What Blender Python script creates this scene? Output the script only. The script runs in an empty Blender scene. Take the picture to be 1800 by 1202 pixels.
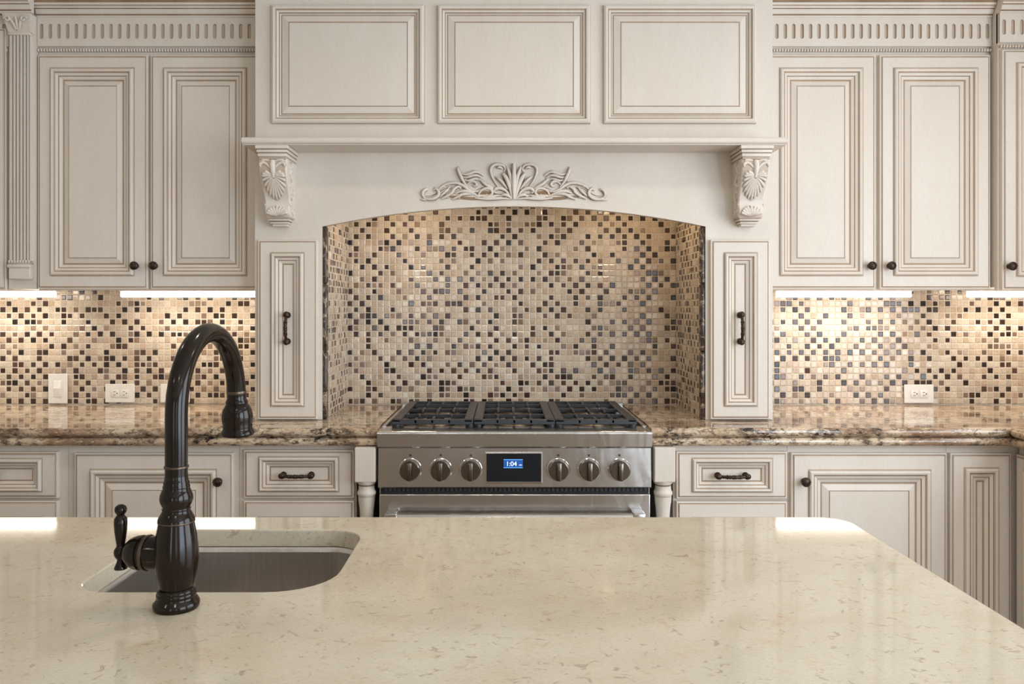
import bpy, bmesh, math, random
from mathutils import Vector, Matrix
random.seed(7)
PI = math.pi
S = bpy.context.scene
COL = S.collection

# ------------------------------------------------------------------ measured frame
F_PX = 1407.0                       # focal length of the photograph in its own pixels (1800 wide)
CAM = Vector((0.0, -3.336, 1.32))   # the back wall is the plane y = 0, the floor z = 0
C = 0.0375                          # x of the centre line of hood and range
CT = 0.914                          # counter height
HOOD_Y = -0.451                     # front plane of hood and pull-out columns
UP_Y = -0.33                        # face frame of the wall cabinets
BASE_Y = -0.598                     # face frame of the base cabinets

def lin(r, g, b):
    f = lambda c: (c / 255 / 12.92) if c / 255 <= 0.04045 else ((c / 255 + 0.055) / 1.055) ** 2.4
    return (f(r), f(g), f(b), 1.0)

# ------------------------------------------------------------------ materials
def new_mat(name):
    m = bpy.data.materials.new(name); m.use_nodes = True
    nt = m.node_tree
    return m, nt, nt.nodes['Principled BSDF']

def node(nt, kind, **kw):
    n = nt.nodes.new(kind)
    for k, v in kw.items():
        if k in n.inputs: n.inputs[k].default_value = v
        else: setattr(n, k, v)
    return n

def ramp(nt, fac, stops):
    r = nt.nodes.new('ShaderNodeValToRGB')
    e = r.color_ramp.elements
    e[0].position, e[0].color = stops[0]
    e[1].position, e[1].color = stops[-1]
    for p, c in stops[1:-1]:
        x = e.new(p); x.color = c
    nt.links.new(fac, r.inputs[0])
    return r.outputs[0]

def mix(nt, fac, a, b, mode='MIX'):
    n = nt.nodes.new('ShaderNodeMix'); n.data_type = 'RGBA'; n.blend_type = mode
    for sock, v in ((n.inputs[0], fac), (n.inputs[6], a), (n.inputs[7], b)):
        if isinstance(v, (int, float)): sock.default_value = v
        elif isinstance(v, tuple): sock.default_value = v
        else: nt.links.new(v, sock)
    return n.outputs[2]

def coords(nt, scale=(1, 1, 1), which='Object'):
    t = nt.nodes.new('ShaderNodeTexCoord'); mp = nt.nodes.new('ShaderNodeMapping')
    mp.inputs['Scale'].default_value = scale
    nt.links.new(t.outputs[which], mp.inputs[0])
    return mp.outputs[0]

def noise(nt, vec, scale, detail=4, rough=0.55, dist=0.0):
    n = node(nt, 'ShaderNodeTexNoise', Scale=scale, Detail=detail, Roughness=rough, Distortion=dist)
    nt.links.new(vec, n.inputs['Vector'])
    return n.outputs['Fac']

def bump(nt, bs, h, strength, dist):
    b = node(nt, 'ShaderNodeBump', Strength=strength, Distance=dist)
    nt.links.new(h, b.inputs['Height']); nt.links.new(b.outputs[0], bs.inputs['Normal'])

def plain(name, col, rough=0.5, metal=0.0, ior=1.5, coat=0.0):
    m, nt, bs = new_mat(name)
    v = coords(nt); nz = noise(nt, v, 40, 3)
    c = mix(nt, nz, tuple(x * 0.93 for x in col[:3]) + (1,), tuple(min(1, x * 1.05) for x in col[:3]) + (1,))
    nt.links.new(c, bs.inputs['Base Color'])
    bs.inputs['Roughness'].default_value = rough; bs.inputs['Metallic'].default_value = metal
    bs.inputs['IOR'].default_value = ior; bs.inputs['Coat Weight'].default_value = coat
    return m

def mat_paint(name, a, b, rough=0.42):
    m, nt, bs = new_mat(name)
    v = coords(nt, (1, 1, 0.22))
    n1 = noise(nt, v, 9, 4, 0.6); n2 = noise(nt, v, 160, 2)
    c = mix(nt, ramp(nt, n1, [(0.35, (0, 0, 0, 1)), (0.7, (1, 1, 1, 1))]), a, b)
    c = mix(nt, 0.06, c, ramp(nt, n2, [(0.3, (0.45, 0.36, 0.24, 1)), (0.6, (1, 1, 1, 1))]), 'MULTIPLY')
    nt.links.new(c, bs.inputs['Base Color']); bs.inputs['Roughness'].default_value = rough
    bs.inputs['Specular IOR Level'].default_value = 0.35
    return m

PAINT = mat_paint('cream glazed paint', (0.715, 0.645, 0.560, 1), (0.75, 0.686, 0.608, 1))
GLAZE = mat_paint('brown glaze in grooves', (0.25, 0.16, 0.088, 1), (0.355, 0.245, 0.15, 1), 0.5)
LGLAZE = mat_paint('thin tan glaze', (0.50, 0.405, 0.31, 1), (0.58, 0.48, 0.385, 1), 0.45)
PG = [PAINT, GLAZE, LGLAZE]

def mat_steel(name, base=(0.66, 0.655, 0.65, 1), rough=0.21, scale=(1.2, 60, 260), bstr=0.12):
    m, nt, bs = new_mat(name)
    v = coords(nt, scale); n = noise(nt, v, 6, 4, 0.7)
    c = mix(nt, n, tuple(x * 0.8 for x in base[:3]) + (1,), tuple(min(1, x * 1.15) for x in base[:3]) + (1,))
    nt.links.new(c, bs.inputs['Base Color'])
    bs.inputs['Metallic'].default_value = 1.0; bs.inputs['Roughness'].default_value = rough
    bs.inputs['Anisotropic'].default_value = 0.5
    w = noise(nt, coords(nt, (7, 2, 3)), 1.6, 2, 0.5, 0.6)
    b1 = node(nt, 'ShaderNodeBump', Strength=0.35, Distance=0.012)
    nt.links.new(w, b1.inputs['Height'])
    b2 = node(nt, 'ShaderNodeBump', Strength=bstr, Distance=0.0006)
    nt.links.new(n, b2.inputs['Height']); nt.links.new(b1.outputs[0], b2.inputs['Normal']); nt.links.new(b2.outputs[0], bs.inputs['Normal'])
    return m
STEEL = mat_steel('brushed stainless steel')
SINKSTEEL = mat_steel('satin sink steel', (0.62, 0.58, 0.54, 1), 0.36, (40, 40, 2), 0.06)
CHROME = plain('bright steel trim', (0.72, 0.70, 0.67, 1), 0.16, 1.0)
BRONZE = plain('oil rubbed bronze', (0.010, 0.0058, 0.0035, 1), 0.14, 0.0, coat=0.0)
KNOBBRONZE = plain('aged bronze hardware', (0.055, 0.035, 0.025, 1), 0.36, 0.7)
BRONZE.node_tree.nodes['Principled BSDF'].inputs['Specular IOR Level'].default_value = 0.30
COPPER = plain('worn copper edge', (0.11, 0.08, 0.06, 1), 0.3, 0.8)
IRON = plain('cast iron grate', (0.035, 0.037, 0.042, 1), 0.38, 0.0)
BLACK = plain('black enamel', (0.012, 0.012, 0.013, 1), 0.25)
DGLASS = plain('dark display glass', (0.010, 0.012, 0.017, 1), 0.18)
BRASS = plain('burner brass', (0.52, 0.42, 0.30, 1), 0.3, 1.0)
KNOBSTEEL = plain('dark steel knob', (0.20, 0.175, 0.15, 1), 0.25, 1.0)
WHITEP = plain('white plastic', (0.80, 0.77, 0.71, 1), 0.32)
SLOT = plain('dark socket slot', (0.05, 0.045, 0.04, 1), 0.5)
GROUT = plain('cream grout', (0.61, 0.53, 0.43, 1), 0.8)
PLASTER = plain('greige plaster', (0.62, 0.56, 0.47, 1), 0.7)
CEIL = plain('white ceiling', (0.80, 0.77, 0.72, 1), 0.8)
WOODFLOOR = None

def mat_floor():
    m, nt, bs = new_mat('travertine floor')
    v = coords(nt); b = node(nt, 'ShaderNodeTexBrick', Scale=2.2)
    b.inputs['Color1'].default_value = (0.22, 0.16, 0.105, 1); b.inputs['Color2'].default_value = (0.26, 0.19, 0.125, 1)
    b.inputs['Mortar'].default_value = (0.36, 0.29, 0.21, 1); b.inputs['Mortar Size'].default_value = 0.012
    nt.links.new(v, b.inputs['Vector'])
    nt.links.new(mix(nt, 0.4, b.outputs[0], ramp(nt, noise(nt, v, 9), [(0.3, (0.6, 0.5, 0.4, 1)), (0.7, (1, 1, 1, 1))]), 'MULTIPLY'), bs.inputs['Base Color'])
    bs.inputs['Roughness'].default_value = 0.35
    return m
WOODFLOOR = mat_floor()

def mat_granite():
    m, nt, bs = new_mat('cream and brown granite')
    v = coords(nt, (0.55, 1, 1))
    big = noise(nt, v, 5.5, 5, 0.62, 0.9)
    base = ramp(nt, big, [(0.30, (0.24, 0.13, 0.075, 1)), (0.43, (0.47, 0.32, 0.205, 1)), (0.53, (0.64, 0.51, 0.36, 1)), (0.72, (0.74, 0.65, 0.50, 1))])
    fine = noise(nt, v, 60, 5, 0.75, 0.4)
    c = mix(nt, ramp(nt, fine, [(0.42, (1, 1, 1, 1)), (0.50, (0, 0, 0, 1))]), base, (0.22, 0.15, 0.10, 1))
    vo = node(nt, 'ShaderNodeTexVoronoi', Scale=95.0); nt.links.new(v, vo.inputs['Vector'])
    c = mix(nt, ramp(nt, vo.outputs['Distance'], [(0.12, (0.5, 0.5, 0.5, 1)), (0.30, (0, 0, 0, 1))]), c, (0.80, 0.70, 0.54, 1))
    patch = noise(nt, v, 9, 4, 0.65, 1.2); grain = noise(nt, v, 75, 4, 0.75)
    mask = mix(nt, 1.0, ramp(nt, patch, [(0.50, (0, 0, 0, 1)), (0.62, (1, 1, 1, 1))]), ramp(nt, grain, [(0.45, (0, 0, 0, 1)), (0.55, (1, 1, 1, 1))]), 'MULTIPLY')
    c = mix(nt, mask, c, (0.022, 0.018, 0.016, 1))
    nt.links.new(c, bs.inputs['Base Color']); bs.inputs['Roughness'].default_value = 0.07
    return m
GRANITE = mat_granite()

def mat_limestone():
    m, nt, bs = new_mat('polished cream limestone')
    v = coords(nt, (1, 1.5, 1))
    n1 = noise(nt, v, 3.2, 6, 0.6, 0.5)
    c = ramp(nt, n1, [(0.3, (0.54, 0.465, 0.35, 1)), (0.5, (0.60, 0.535, 0.415, 1)), (0.7, (0.64, 0.59, 0.475, 1))])
    n2 = noise(nt, v, 14, 6, 0.68, 0.8)
    c = mix(nt, ramp(nt, n2, [(0.56, (0, 0, 0, 1)), (0.70, (0.5, 0.5, 0.5, 1))]), c, (0.58, 0.42, 0.27, 1))
    v3 = coords(nt, (1, 1.15, 1)); n3 = noise(nt, v3, 46, 4, 0.6, 1.5)
    c = mix(nt, ramp(nt, n3, [(0.605, (0, 0, 0, 1)), (0.67, (0.7, 0.7, 0.7, 1))]), c, (0.38, 0.29, 0.22, 1))
    n4 = noise(nt, v3, 36, 4, 0.6, 1.2)
    c = mix(nt, ramp(nt, n4, [(0.28, (0.6, 0.6, 0.6, 1)), (0.40, (0, 0, 0, 1))]), c, (0.50, 0.35, 0.26, 1))
    n5 = noise(nt, v, 170, 3, 0.7)
    c = mix(nt, 0.35, c, ramp(nt, n5, [(0.33, (0.72, 0.66, 0.58, 1)), (0.52, (1, 1, 1, 1))]), 'MULTIPLY')
    nt.links.new(c, bs.inputs['Base Color']); bs.inputs['Roughness'].default_value = 0.065
    bs.inputs['IOR'].default_value = 1.48
    return m
LIME = mat_limestone()

def mat_tile():
    m, nt, bs = new_mat('polished mosaic stone and glass')
    a = node(nt, 'ShaderNodeVertexColor', layer_name='tile')
    v = coords(nt); n = noise(nt, v, 120, 5, 0.7, 1.0)
    c = mix(nt, 0.75, a.outputs['Color'], ramp(nt, n, [(0.30, (0.62, 0.55, 0.48, 1)), (0.55, (1, 1, 1, 1)), (0.8, (1.25, 1.2, 1.15, 1))]), 'MULTIPLY')
    nt.links.new(c, bs.inputs['Base Color']); bs.inputs['Roughness'].default_value = 0.16
    bs.inputs['Coat Weight'].default_value = 0.25; bs.inputs['Coat Roughness'].default_value = 0.06
    return m
TILE = mat_tile()

def mat_pencil():
    m, nt, bs = new_mat('dark veined marble liner')
    v = coords(nt); n = noise(nt, v, 14, 5, 0.6, 2.5)
    c = ramp(nt, n, [(0.40, (0.035, 0.022, 0.016, 1)), (0.55, (0.07, 0.045, 0.03, 1)), (0.60, (0.45, 0.36, 0.27, 1)), (0.64, (0.06, 0.04, 0.03, 1))])
    nt.links.new(c, bs.inputs['Base Color']); bs.inputs['Roughness'].default_value = 0.08
    return m
PENCIL = mat_pencil()

def mat_emit(name, col, strength):
    m, nt, bs = new_mat(name)
    bs.inputs['Base Color'].default_value = col
    bs.inputs['Emission Color'].default_value = col; bs.inputs['Emission Strength'].default_value = strength
    return m
LED = mat_emit('warm led diffuser', (1.0, 0.92, 0.81, 1), 26.0)
LAMP = mat_emit('hood halogen lens', (1.0, 0.78, 0.52, 1), 240.0)
CLOCKBLUE = mat_emit('blue clock backlight', (0.01, 0.10, 0.40, 1), 0.55)
CLOCKLINE = mat_emit('pale blue clock line', (0.12, 0.42, 0.95, 1), 1.6)
CLOCKTXT = mat_emit('white clock digits', (0.85, 0.93, 1.0, 1), 2.3)

# ------------------------------------------------------------------ mesh builder
class MB:
    def __init__(s): s.v, s.f, s.m = [], [], []
    def add(s, vs, fs, mi=0):
        o = len(s.v); s.v += [tuple(p) for p in vs]
        for k, f in enumerate(fs):
            s.f.append([i + o for i in f]); s.m.append(mi[k] if isinstance(mi, list) else mi)
        return s
    def box(s, x0, x1, y0, y1, z0, z1, mi=0, bev=0.0, seg=1):
        if x0 > x1: x0, x1 = x1, x0
        if y0 > y1: y0, y1 = y1, y0
        if z0 > z1: z0, z1 = z1, z0
        if bev <= 0:
            vs = [(x, y, z) for x in (x0, x1) for y in (y0, y1) for z in (z0, z1)]
            return s.add(vs, [(0, 1, 3, 2), (4, 6, 7, 5), (0, 4, 5, 1), (2, 3, 7, 6), (0, 2, 6, 4), (1, 5, 7, 3)], mi)
        bm = bmesh.new(); bmesh.ops.create_cube(bm, size=1)
        for w in bm.verts:
            w.co = Vector(((x0 + x1) / 2 + w.co.x * (x1 - x0), (y0 + y1) / 2 + w.co.y * (y1 - y0), (z0 + z1) / 2 + w.co.z * (z1 - z0)))
        bmesh.ops.bevel(bm, geom=bm.edges[:], offset=bev, segments=seg, affect='EDGES', profile=0.5)
        bm.verts.index_update()
        s.add([w.co[:] for w in bm.verts], [[w.index for w in f.verts] for f in bm.faces], mi); bm.free()
        return s
    def lathe(s, prof, org=(0, 0, 0), axis='z', seg=28, mi=0, cap=True):
        """prof: list of (radius, height along axis[, material of the band that follows])"""
        org = Vector(org)
        if isinstance(axis, str): axis = {'z': (0, 0, 1), '-y': (0, -1, 0), 'x': (1, 0, 0), '-x': (-1, 0, 0), '-z': (0, 0, -1)}[axis]
        ax = Vector(axis).normalized()
        u = ax.orthogonal().normalized(); w = ax.cross(u)
        vs, fs, ms = [], [], []
        for p in prof:
            for k in range(seg):
                a = 2 * PI * k / seg
                vs.append(org + ax * p[1] + (u * math.cos(a) + w * math.sin(a)) * p[0])
        for i in range(len(prof) - 1):
            b = prof[i][2] if len(prof[i]) > 2 else mi
            for k in range(seg):
                k2 = (k + 1) % seg
                fs.append((i * seg + k, i * seg + k2, (i + 1) * seg + k2, (i + 1) * seg + k)); ms.append(b)
        if cap:
            if prof[0][0] > 1e-6: fs.append(list(range(seg))[::-1]); ms.append(mi)
            n = len(prof) - 1
            if prof[n][0] > 1e-6: fs.append([n * seg + k for k in range(seg)]); ms.append(mi)
        return s.add(vs, fs, ms)
    def tube(s, pts, rad, seg=14, mi=0, squash=None, cap=True, low=None):
        """tapered tube through pts; squash=(axis, factor); low=(axis, value, material) for faces near the carrier"""
        pts = [Vector(p) for p in pts]; n = len(pts)
        rad = rad if isinstance(rad, (list, tuple)) else [rad] * n
        t0 = (pts[1] - pts[0]).normalized(); u = t0.orthogonal().normalized()
        vs, fs, ms = [], [], []
        for i, p in enumerate(pts):
            t = (pts[min(i + 1, n - 1)] - pts[max(i - 1, 0)]).normalized()
            u = (u - t * u.dot(t)).normalized(); w = t.cross(u)
            for k in range(seg):
                a = 2 * PI * k / seg
                d = (u * math.cos(a) + w * math.sin(a)) * rad[i]
                if squash: d[squash[0]] *= squash[1]
                vs.append(p + d)
        for i in range(n - 1):
            for k in range(seg):
                k2 = (k + 1) % seg
                q = (i * seg + k, i * seg + k2, (i + 1) * seg + k2, (i + 1) * seg + k)
                fs.append(q)
                b = mi
                if low:
                    cy = sum((vs[j] for j in q), Vector()) / 4 - (pts[i] + pts[i + 1]) / 2
                    if cy[low[0]] > low[1] * (rad[i] + rad[i + 1]) / 2: b = low[2]
                ms.append(b)
        if cap:
            fs.append(list(range(seg))[::-1]); fs.append([(n - 1) * seg + k for k in range(seg)]); ms += [mi, mi]
        return s.add(vs, fs, ms)
    def rings(s, x0, x1, z0, z1, y, rg, cap_mat=0):
        """nested rectangles on a plane facing -y; rg = [(inset_x, inset_z, depth behind y, material of band from the previous ring)]"""
        vs, fs, ms = [], [], []
        for r in rg:
            a, b, d = r[0], r[1], r[2]
            vs += [(x0 + a, y + d, z0 + b), (x1 - a, y + d, z0 + b), (x1 - a, y + d, z1 - b), (x0 + a, y + d, z1 - b)]
        for i in range(1, len(rg)):
            for k in range(4):
                k2 = (k + 1) % 4
                fs.append(((i - 1) * 4 + k, (i - 1) * 4 + k2, i * 4 + k2, i * 4 + k)); ms.append(rg[i][3])
        n = (len(rg) - 1) * 4
        fs.append((n, n + 1, n + 2, n + 3)); ms.append(cap_mat)
        return s.add(vs, fs, ms)
    def sweep_x(s, prof, x0, x1, closed=False, mats=None, caps=True):
        """extrude a (y, z) profile along x; mats per segment"""
        n = len(prof)
        vs = [(x0, p[0], p[1]) for p in prof] + [(x1, p[0], p[1]) for p in prof]
        fs, ms = [], []
        for i in range(n if closed else n - 1):
            j = (i + 1) % n
            fs.append((i, j, n + j, n + i)); ms.append(mats[i] if mats else 0)
        if caps: fs += [list(range(n)), list(range(n, 2 * n))]; ms += [0, 0]
        return s.add(vs, fs, ms)
    def ellipsoid(s, c, r, seg=12, rg=8, mi=0):
        vs, fs = [], []
        for i in range(rg + 1):
            t = PI * i / rg
            for k in range(seg):
                a = 2 * PI * k / seg
                vs.append((c[0] + r[0] * math.sin(t) * math.cos(a), c[1] + r[1] * math.sin(t) * math.sin(a), c[2] + r[2] * math.cos(t)))
        for i in range(rg):
            for k in range(seg):
                k2 = (k + 1) % seg
                fs.append((i * seg + k, (i + 1) * seg + k, (i + 1) * seg + k2, i * seg + k2))
        return s.add(vs, fs, mi)
    def xform(s, M):
        s.v = [tuple(M @ Vector(p)) for p in s.v]; return s
    def mesh(s, name, mats, off=Vector((0, 0, 0)), smooth=None):
        me = bpy.data.meshes.new(name)
        me.from_pydata([tuple(Vector(p) - off) for p in s.v], [], s.f)
        for m in (mats if isinstance(mats, list) else [mats]): me.materials.append(m)
        me.polygons.foreach_set('material_index', s.m)
        bm = bmesh.new(); bm.from_mesh(me)
        bmesh.ops.remove_doubles(bm, verts=bm.verts[:], dist=1e-6)
        bmesh.ops.recalc_face_normals(bm, faces=bm.faces[:])
        bm.to_mesh(me); bm.free()
        if smooth:
            me.polygons.foreach_set('use_smooth', [True] * len(me.polygons))
            me.set_sharp_from_angle(angle=math.radians(smooth))
            for p in me.polygons:
                if p.area > 0.0015: p.use_smooth = False
        me.update()
        return me

def world_loc(o):
    p = Vector((0, 0, 0))
    while o: p += o.location; o = o.parent
    return p

def thing(name, loc, label, cat, group=None):
    o = bpy.data.objects.new(name, None); COL.objects.link(o); o.location = loc
    o.empty_display_size = 0.05
    o['label'] = label; o['category'] = cat
    if group: o['group'] = group
    return o

def part(name, mb, mats, parent=None, smooth=None, label=None, at=None):
    """one mesh object; vertices are given in world space, `at` is its own origin (world)"""
    org = Vector(at) if at is not None else (world_loc(parent) if parent else Vector((0, 0, 0)))
    o = bpy.data.objects.new(name, mb.mesh(name, mats, org, smooth)); COL.objects.link(o)
    if parent: o.parent = parent; o.location = org - world_loc(parent)
    else: o.location = org
    if label: o['label'] = label
    return o

def solo(name, mb, mats, loc, label, cat, group=None, smooth=None):
    o = part(name, mb, mats, None, smooth, label, at=loc); o['category'] = cat
    if group: o['group'] = group
    return o

def structure(name, mb, mats, smooth=None):
    o = part(name, mb, mats, None, smooth); o['kind'] = 'structure'; return o

def copy_part(src, loc_world, parent, name=None):
    c = src.copy(); COL.objects.link(c); c.parent = parent; c.location = Vector(loc_world) - world_loc(parent)
    for g in src.children:
        d = g.copy(); COL.objects.link(d); d.parent = c
    return c

# ------------------------------------------------------------------ cabinet fronts
def front_rings(stile, rail, mw, bevel, thick=0.02, lip=True):
    rg = [(0, 0, thick, 0), (0, 0, 0.006, 0)]
    if lip:
        rg += [(0.0015, 0.0015, 0.0035, 0), (0.0055, 0.0055, 0.003, 0), (0.0075, 0.0075, 0.0035, 1), (0.0105, 0.0105, 0.0, 2)]
    else:
        rg += [(0.002, 0.002, 0.0, 0)]
    a = lambda d, y, m: (stile + d, rail + d, y, m)
    rg += [a(-0.0035, 0, 0), a(0, 0.0005, 2), a(0.0012, 0.001, 1), a(0.0035, -0.007, 0), a(mw * 0.17, -0.0095, 0), a(mw * 0.30, -0.008, 0),
           a(mw * 0.37, -0.0035, 2), a(mw * 0.42, -0.0030, 1), a(mw * 0.62, 0.001, 0), a(mw * 0.66, 0.0035, 1), a(mw * 0.70, 0.0035, 2),
           a(mw * 0.90, 0.0075, 0), a(mw * 0.95, 0.010, 2), a(mw, 0.010, 1)]
    if bevel > 0:
        rg += [a(mw + bevel * 0.12, 0.0092, 2), a(mw + bevel * 0.88, 0.003, 0), a(mw + bevel * 0.93, 0.0045, 2), a(mw + bevel, 0.0045, 1), a(mw + bevel + 0.0012, 0.0025, 0)]
    else:
        rg += [a(mw + 0.002, 0.009, 2)]
    return rg

def front(name, x0, x1, z0, z1, y, parent, stile=0.05, rail=None, mw=0.045, bevel=0.022, thick=0.02):
    mb = MB(); rail = stile if rail is None else rail
    mb.rings(x0, x1, z0, z1, y, front_rings(stile, rail, mw, bevel, thick))
    mb.add([(x0, y + thick, z0), (x1, y + thick, z0), (x1, y + thick, z1), (x0, y + thick, z1)], [(0, 1, 2, 3)], 0)
    return part(name, mb, PG, parent, at=((x0 + x1) / 2, y + thick, z0))

# hardware prototypes (first one is used, the rest are copies)
knob_me = MB().lathe([(0.009, 0.0), (0.010, 0.003), (0.006, 0.006), (0.0055, 0.013), (0.010, 0.016), (0.0155, 0.020), (0.0162, 0.024), (0.0140, 0.0285), (0.0105, 0.0300), (0.0095, 0.0290), (0.0060, 0.0305), (0.0, 0.0325)], axis='-y', seg=24)
for k in range(10):
    a = 2 * PI * k / 10
    knob_me.ellipsoid((0.0135 * math.cos(a), -0.0265, 0.0135 * math.sin(a)), (0.0028, 0.0028, 0.0028), 6, 4)
knob_me = knob_me.mesh('knob', [KNOBBRONZE], smooth=50)
def knob(x, y, z, parent):
    o = bpy.data.objects.new('knob', knob_me); COL.objects.link(o); o.parent = parent
    o.location = Vector((x, y, z)) - world_loc(parent); o['label'] = 'dark bronze knob'
    return o

def pull_mesh():
    mb = MB(); L = 0.047
    for s in (-1, 1):
        mb.lathe([(0.0, 0.0), (0.0105, 0.0), (0.0115, 0.004), (0.008, 0.008), (0.0058, 0.012), (0.0058, 0.020), (0.009, 0.023), (0.0100, 0.027), (0.007, 0.031), (0.0, 0.0325)], (s * L, 0, 0), '-y', 18)
        mb.ellipsoid((s * (L + 0.004), -0.025, 0), (0.0095, 0.008, 0.0095), 12, 8)
    n = 29
    pts, rad = [], []
    for i in range(n):
        t = -1 + 2 * i / (n - 1)
        pts.append((t * L, -0.024 - 0.012 * (1 - t * t), 0))
        rad.append(0.0042 + 0.0022 * (1 - t * t) + 0.0009 * math.sin(i * 2.1))
    mb.tube(pts, rad, 12)
    for t in (-0.45, 0, 0.45):
        mb.ellipsoid((t * L, -0.024 - 0.012 * (1 - t * t), 0), (0.0035, 0.0078, 0.0078), 12, 8)
    return mb
pull_h = pull_mesh().mesh('drawer_pull', [KNOBBRONZE], smooth=50)
pull_v = pull_mesh().xform(Matrix.Rotation(PI / 2, 4, 'Y')).mesh('door_pull', [KNOBBRONZE], smooth=50)
def pull(x, y, z, parent, vertical=False):
    o = bpy.data.objects.new('handle', pull_v if vertical else pull_h); COL.objects.link(o); o.parent = parent
    o.location = Vector((x, y, z)) - world_loc(parent); o['label'] = 'dark bronze pull handle'
    return o

# ------------------------------------------------------------------ room shell
RX0, RX1, RY1, RZ = -3.1, 2.36, -7.4, 2.72
structure('floor', MB().box(RX0 - .15, RX1 + .15, RY1 - .15, 0.15, -0.1, 0.0), [WOODFLOOR])
structure('ceiling', MB().box(RX0 - .15, RX1 + .15, RY1 - .15, 0.15, RZ, RZ + 0.1), [CEIL])
structure('wall_left', MB().box(RX0 - .15, RX0, RY1, 0.0, 0.0, RZ), [PLASTER])
# right wall with two windows that light the kitchen from the side, rear wall with two narrow ones added for stripes on the range steel
WIN_R = [(-3.0, -1.30, 0.60, 2.35), (-5.6, -3.5, 0.5, 2.35)]
w = MB()
ys = [0.0, -1.30, -3.0, -3.5, -5.6, RY1]
w.box(RX1, RX1 + .15, ys[0], ys[1], 0, RZ); w.box(RX1, RX1 + .15, ys[2], ys[3], 0, RZ); w.box(RX1, RX1 + .15, ys[4], ys[5], 0, RZ)
for a, b, z0, z1 in WIN_R:
    w.box(RX1, RX1 + .15, a, b, 0, z0); w.box(RX1, RX1 + .15, a, b, z1, RZ)
structure('wall_right', w, [PLASTER])
WIN_B = [(-1.05, -0.75, 0.3, 2.3), (1.25, 2.15, 0.3, 2.3)]
w = MB()
for xa, xb in ((RX0 - .15, WIN_B[0][0]), (WIN_B[0][1], WIN_B[1][0]), (WIN_B[1][1], RX1 + .15)):
    w.box(xa, xb, RY1 - .15, RY1, 0, RZ)
for a, b, z0, z1 in WIN_B:
    w.box(a, b, RY1 - .15, RY1, 0, z0); w.box(a, b, RY1 - .15, RY1, z1, RZ)
structure('wall_rear', w, [PLASTER])
def sash(name, a, b, z0, z1, fixed, along):
    mb = MB()
    def bar(p, q, r, s):
        if along == 'y': mb.box(fixed + .05, fixed + .10, p, q, r, s)
        else: mb.box(p, q, fixed - .10, fixed - .05, r, s)
    bar(a, a + .06, z0, z1); bar(b - .06, b, z0, z1); bar(a, b, z0, z0 + .06); bar(a, b, z1 - .06, z1)
    n = max(1, round((b - a) / 0.8))
    for k in range(1, n): bar(a + (b - a) * k / n - .025, a + (b - a) * k / n + .025, z0, z1)
    structure(name, mb, [CEIL])
for i, (a, b, z0, z1) in enumerate(WIN_R): sash('window_%d' % (i + 1), a, b, z0, z1, RX1, 'y')
for i, (a, b, z0, z1) in enumerate(WIN_B): sash('window_%d' % (i + 3), a, b, z0, z1, RY1, 'x')

# ------------------------------------------------------------------ mosaic
PITCH = 0.0254
LIGHT = [lin(211, 194, 172), lin(217, 202, 181), lin(205, 184, 160), lin(222, 208, 188), lin(202, 187, 168), lin(209, 189, 165), lin(200, 176, 152), lin(214, 198, 178)]
MID = [lin(150, 124, 102), lin(132, 108, 90), lin(160, 138, 118), lin(120, 98, 84), lin(140, 120, 108)]
DARK = [lin(62, 42, 32), lin(50, 34, 27), lin(76, 53, 40), lin(88, 64, 50), lin(44, 33, 30), lin(70, 52, 46)]
def mosaic(name, org, du, dv, nrm, nu, nv, parent, keep=None, seed=1, label=None):
    rnd = random.Random(seed)
    org, du, dv, nrm = Vector(org), Vector(du), Vector(dv), Vector(nrm)
    vs, fs, cols = [], [], []
    for j in range(nv):
        for i in range(nu):
            par = (i + j) % 2; r = rnd.random()
            if par == 0: kind = 'D' if r < 0.50 else ('M' if r < 0.64 else 'L')
            else: kind = 'D' if r < 0.06 else ('M' if r < 0.11 else 'L')
            c = rnd.choice({'D': DARK, 'M': MID, 'L': LIGHT}[kind]); g = rnd.uniform(0.78, 0.98)
            tx, ty, lift = rnd.gauss(0, 0.022), rnd.gauss(0, 0.022), rnd.uniform(-0.0003, 0.0003)
            cu, cv = (i + 0.5) * PITCH, (j + 0.5) * PITCH
            if keep and not keep(cu, cv): continue
            h = PITCH / 2 - (0.0008 if kind == 'L' else rnd.uniform(0.0016, 0.0034))
            if kind != 'L' and rnd.random() < 0.35: h = PITCH / 2 - 0.0012
            bv = 0.0028; o = len(vs)
            for hh, dep in ((h, -0.0006), (h - bv * 0.30, 0.0007), (h - bv, 0.0015)):
                for a, b in ((-1, -1), (1, -1), (1, 1), (-1, 1)):
                    d = dep + (lift + a * hh * tx + b * hh * ty if dep > 0 else 0)
                    vs.append(org + du * (cu + a * hh) + dv * (cv + b * hh) + nrm * d)
            q = []
            for k in range(4):
                k2 = (k + 1) % 4
                q.append((o + k, o + k2, o + 4 + k2, o + 4 + k)); q.append((o + 4 + k, o + 4 + k2, o + 8 + k2, o + 8 + k))
            q.append((o + 8, o + 9, o + 10, o + 11))
            fs += q; cols += [(min(1, c[0] * g), min(1, c[1] * g), min(1, c[2] * g), 1.0)] * len(q)
    base = world_loc(parent)
    me = bpy.data.meshes.new(name); me.from_pydata([tuple(p - base) for p in vs], [], fs)
    at = me.color_attributes.new('tile', 'FLOAT_COLOR', 'CORNER')
    buf = []
    for p, c in zip(me.polygons, cols): buf += list(c) * p.loop_total
    at.data.foreach_set('color', buf)
    me.materials.append(TILE)
    n0 = me.polygons[0].normal
    if n0.dot(nrm) < -0.2 or me.polygons[8].normal.dot(nrm) < 0: me.flip_normals()
    me.update()
    o = bpy.data.objects.new(name, me); COL.objects.link(o); o.parent = parent
    if label: o['label'] = label
    return o

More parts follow.
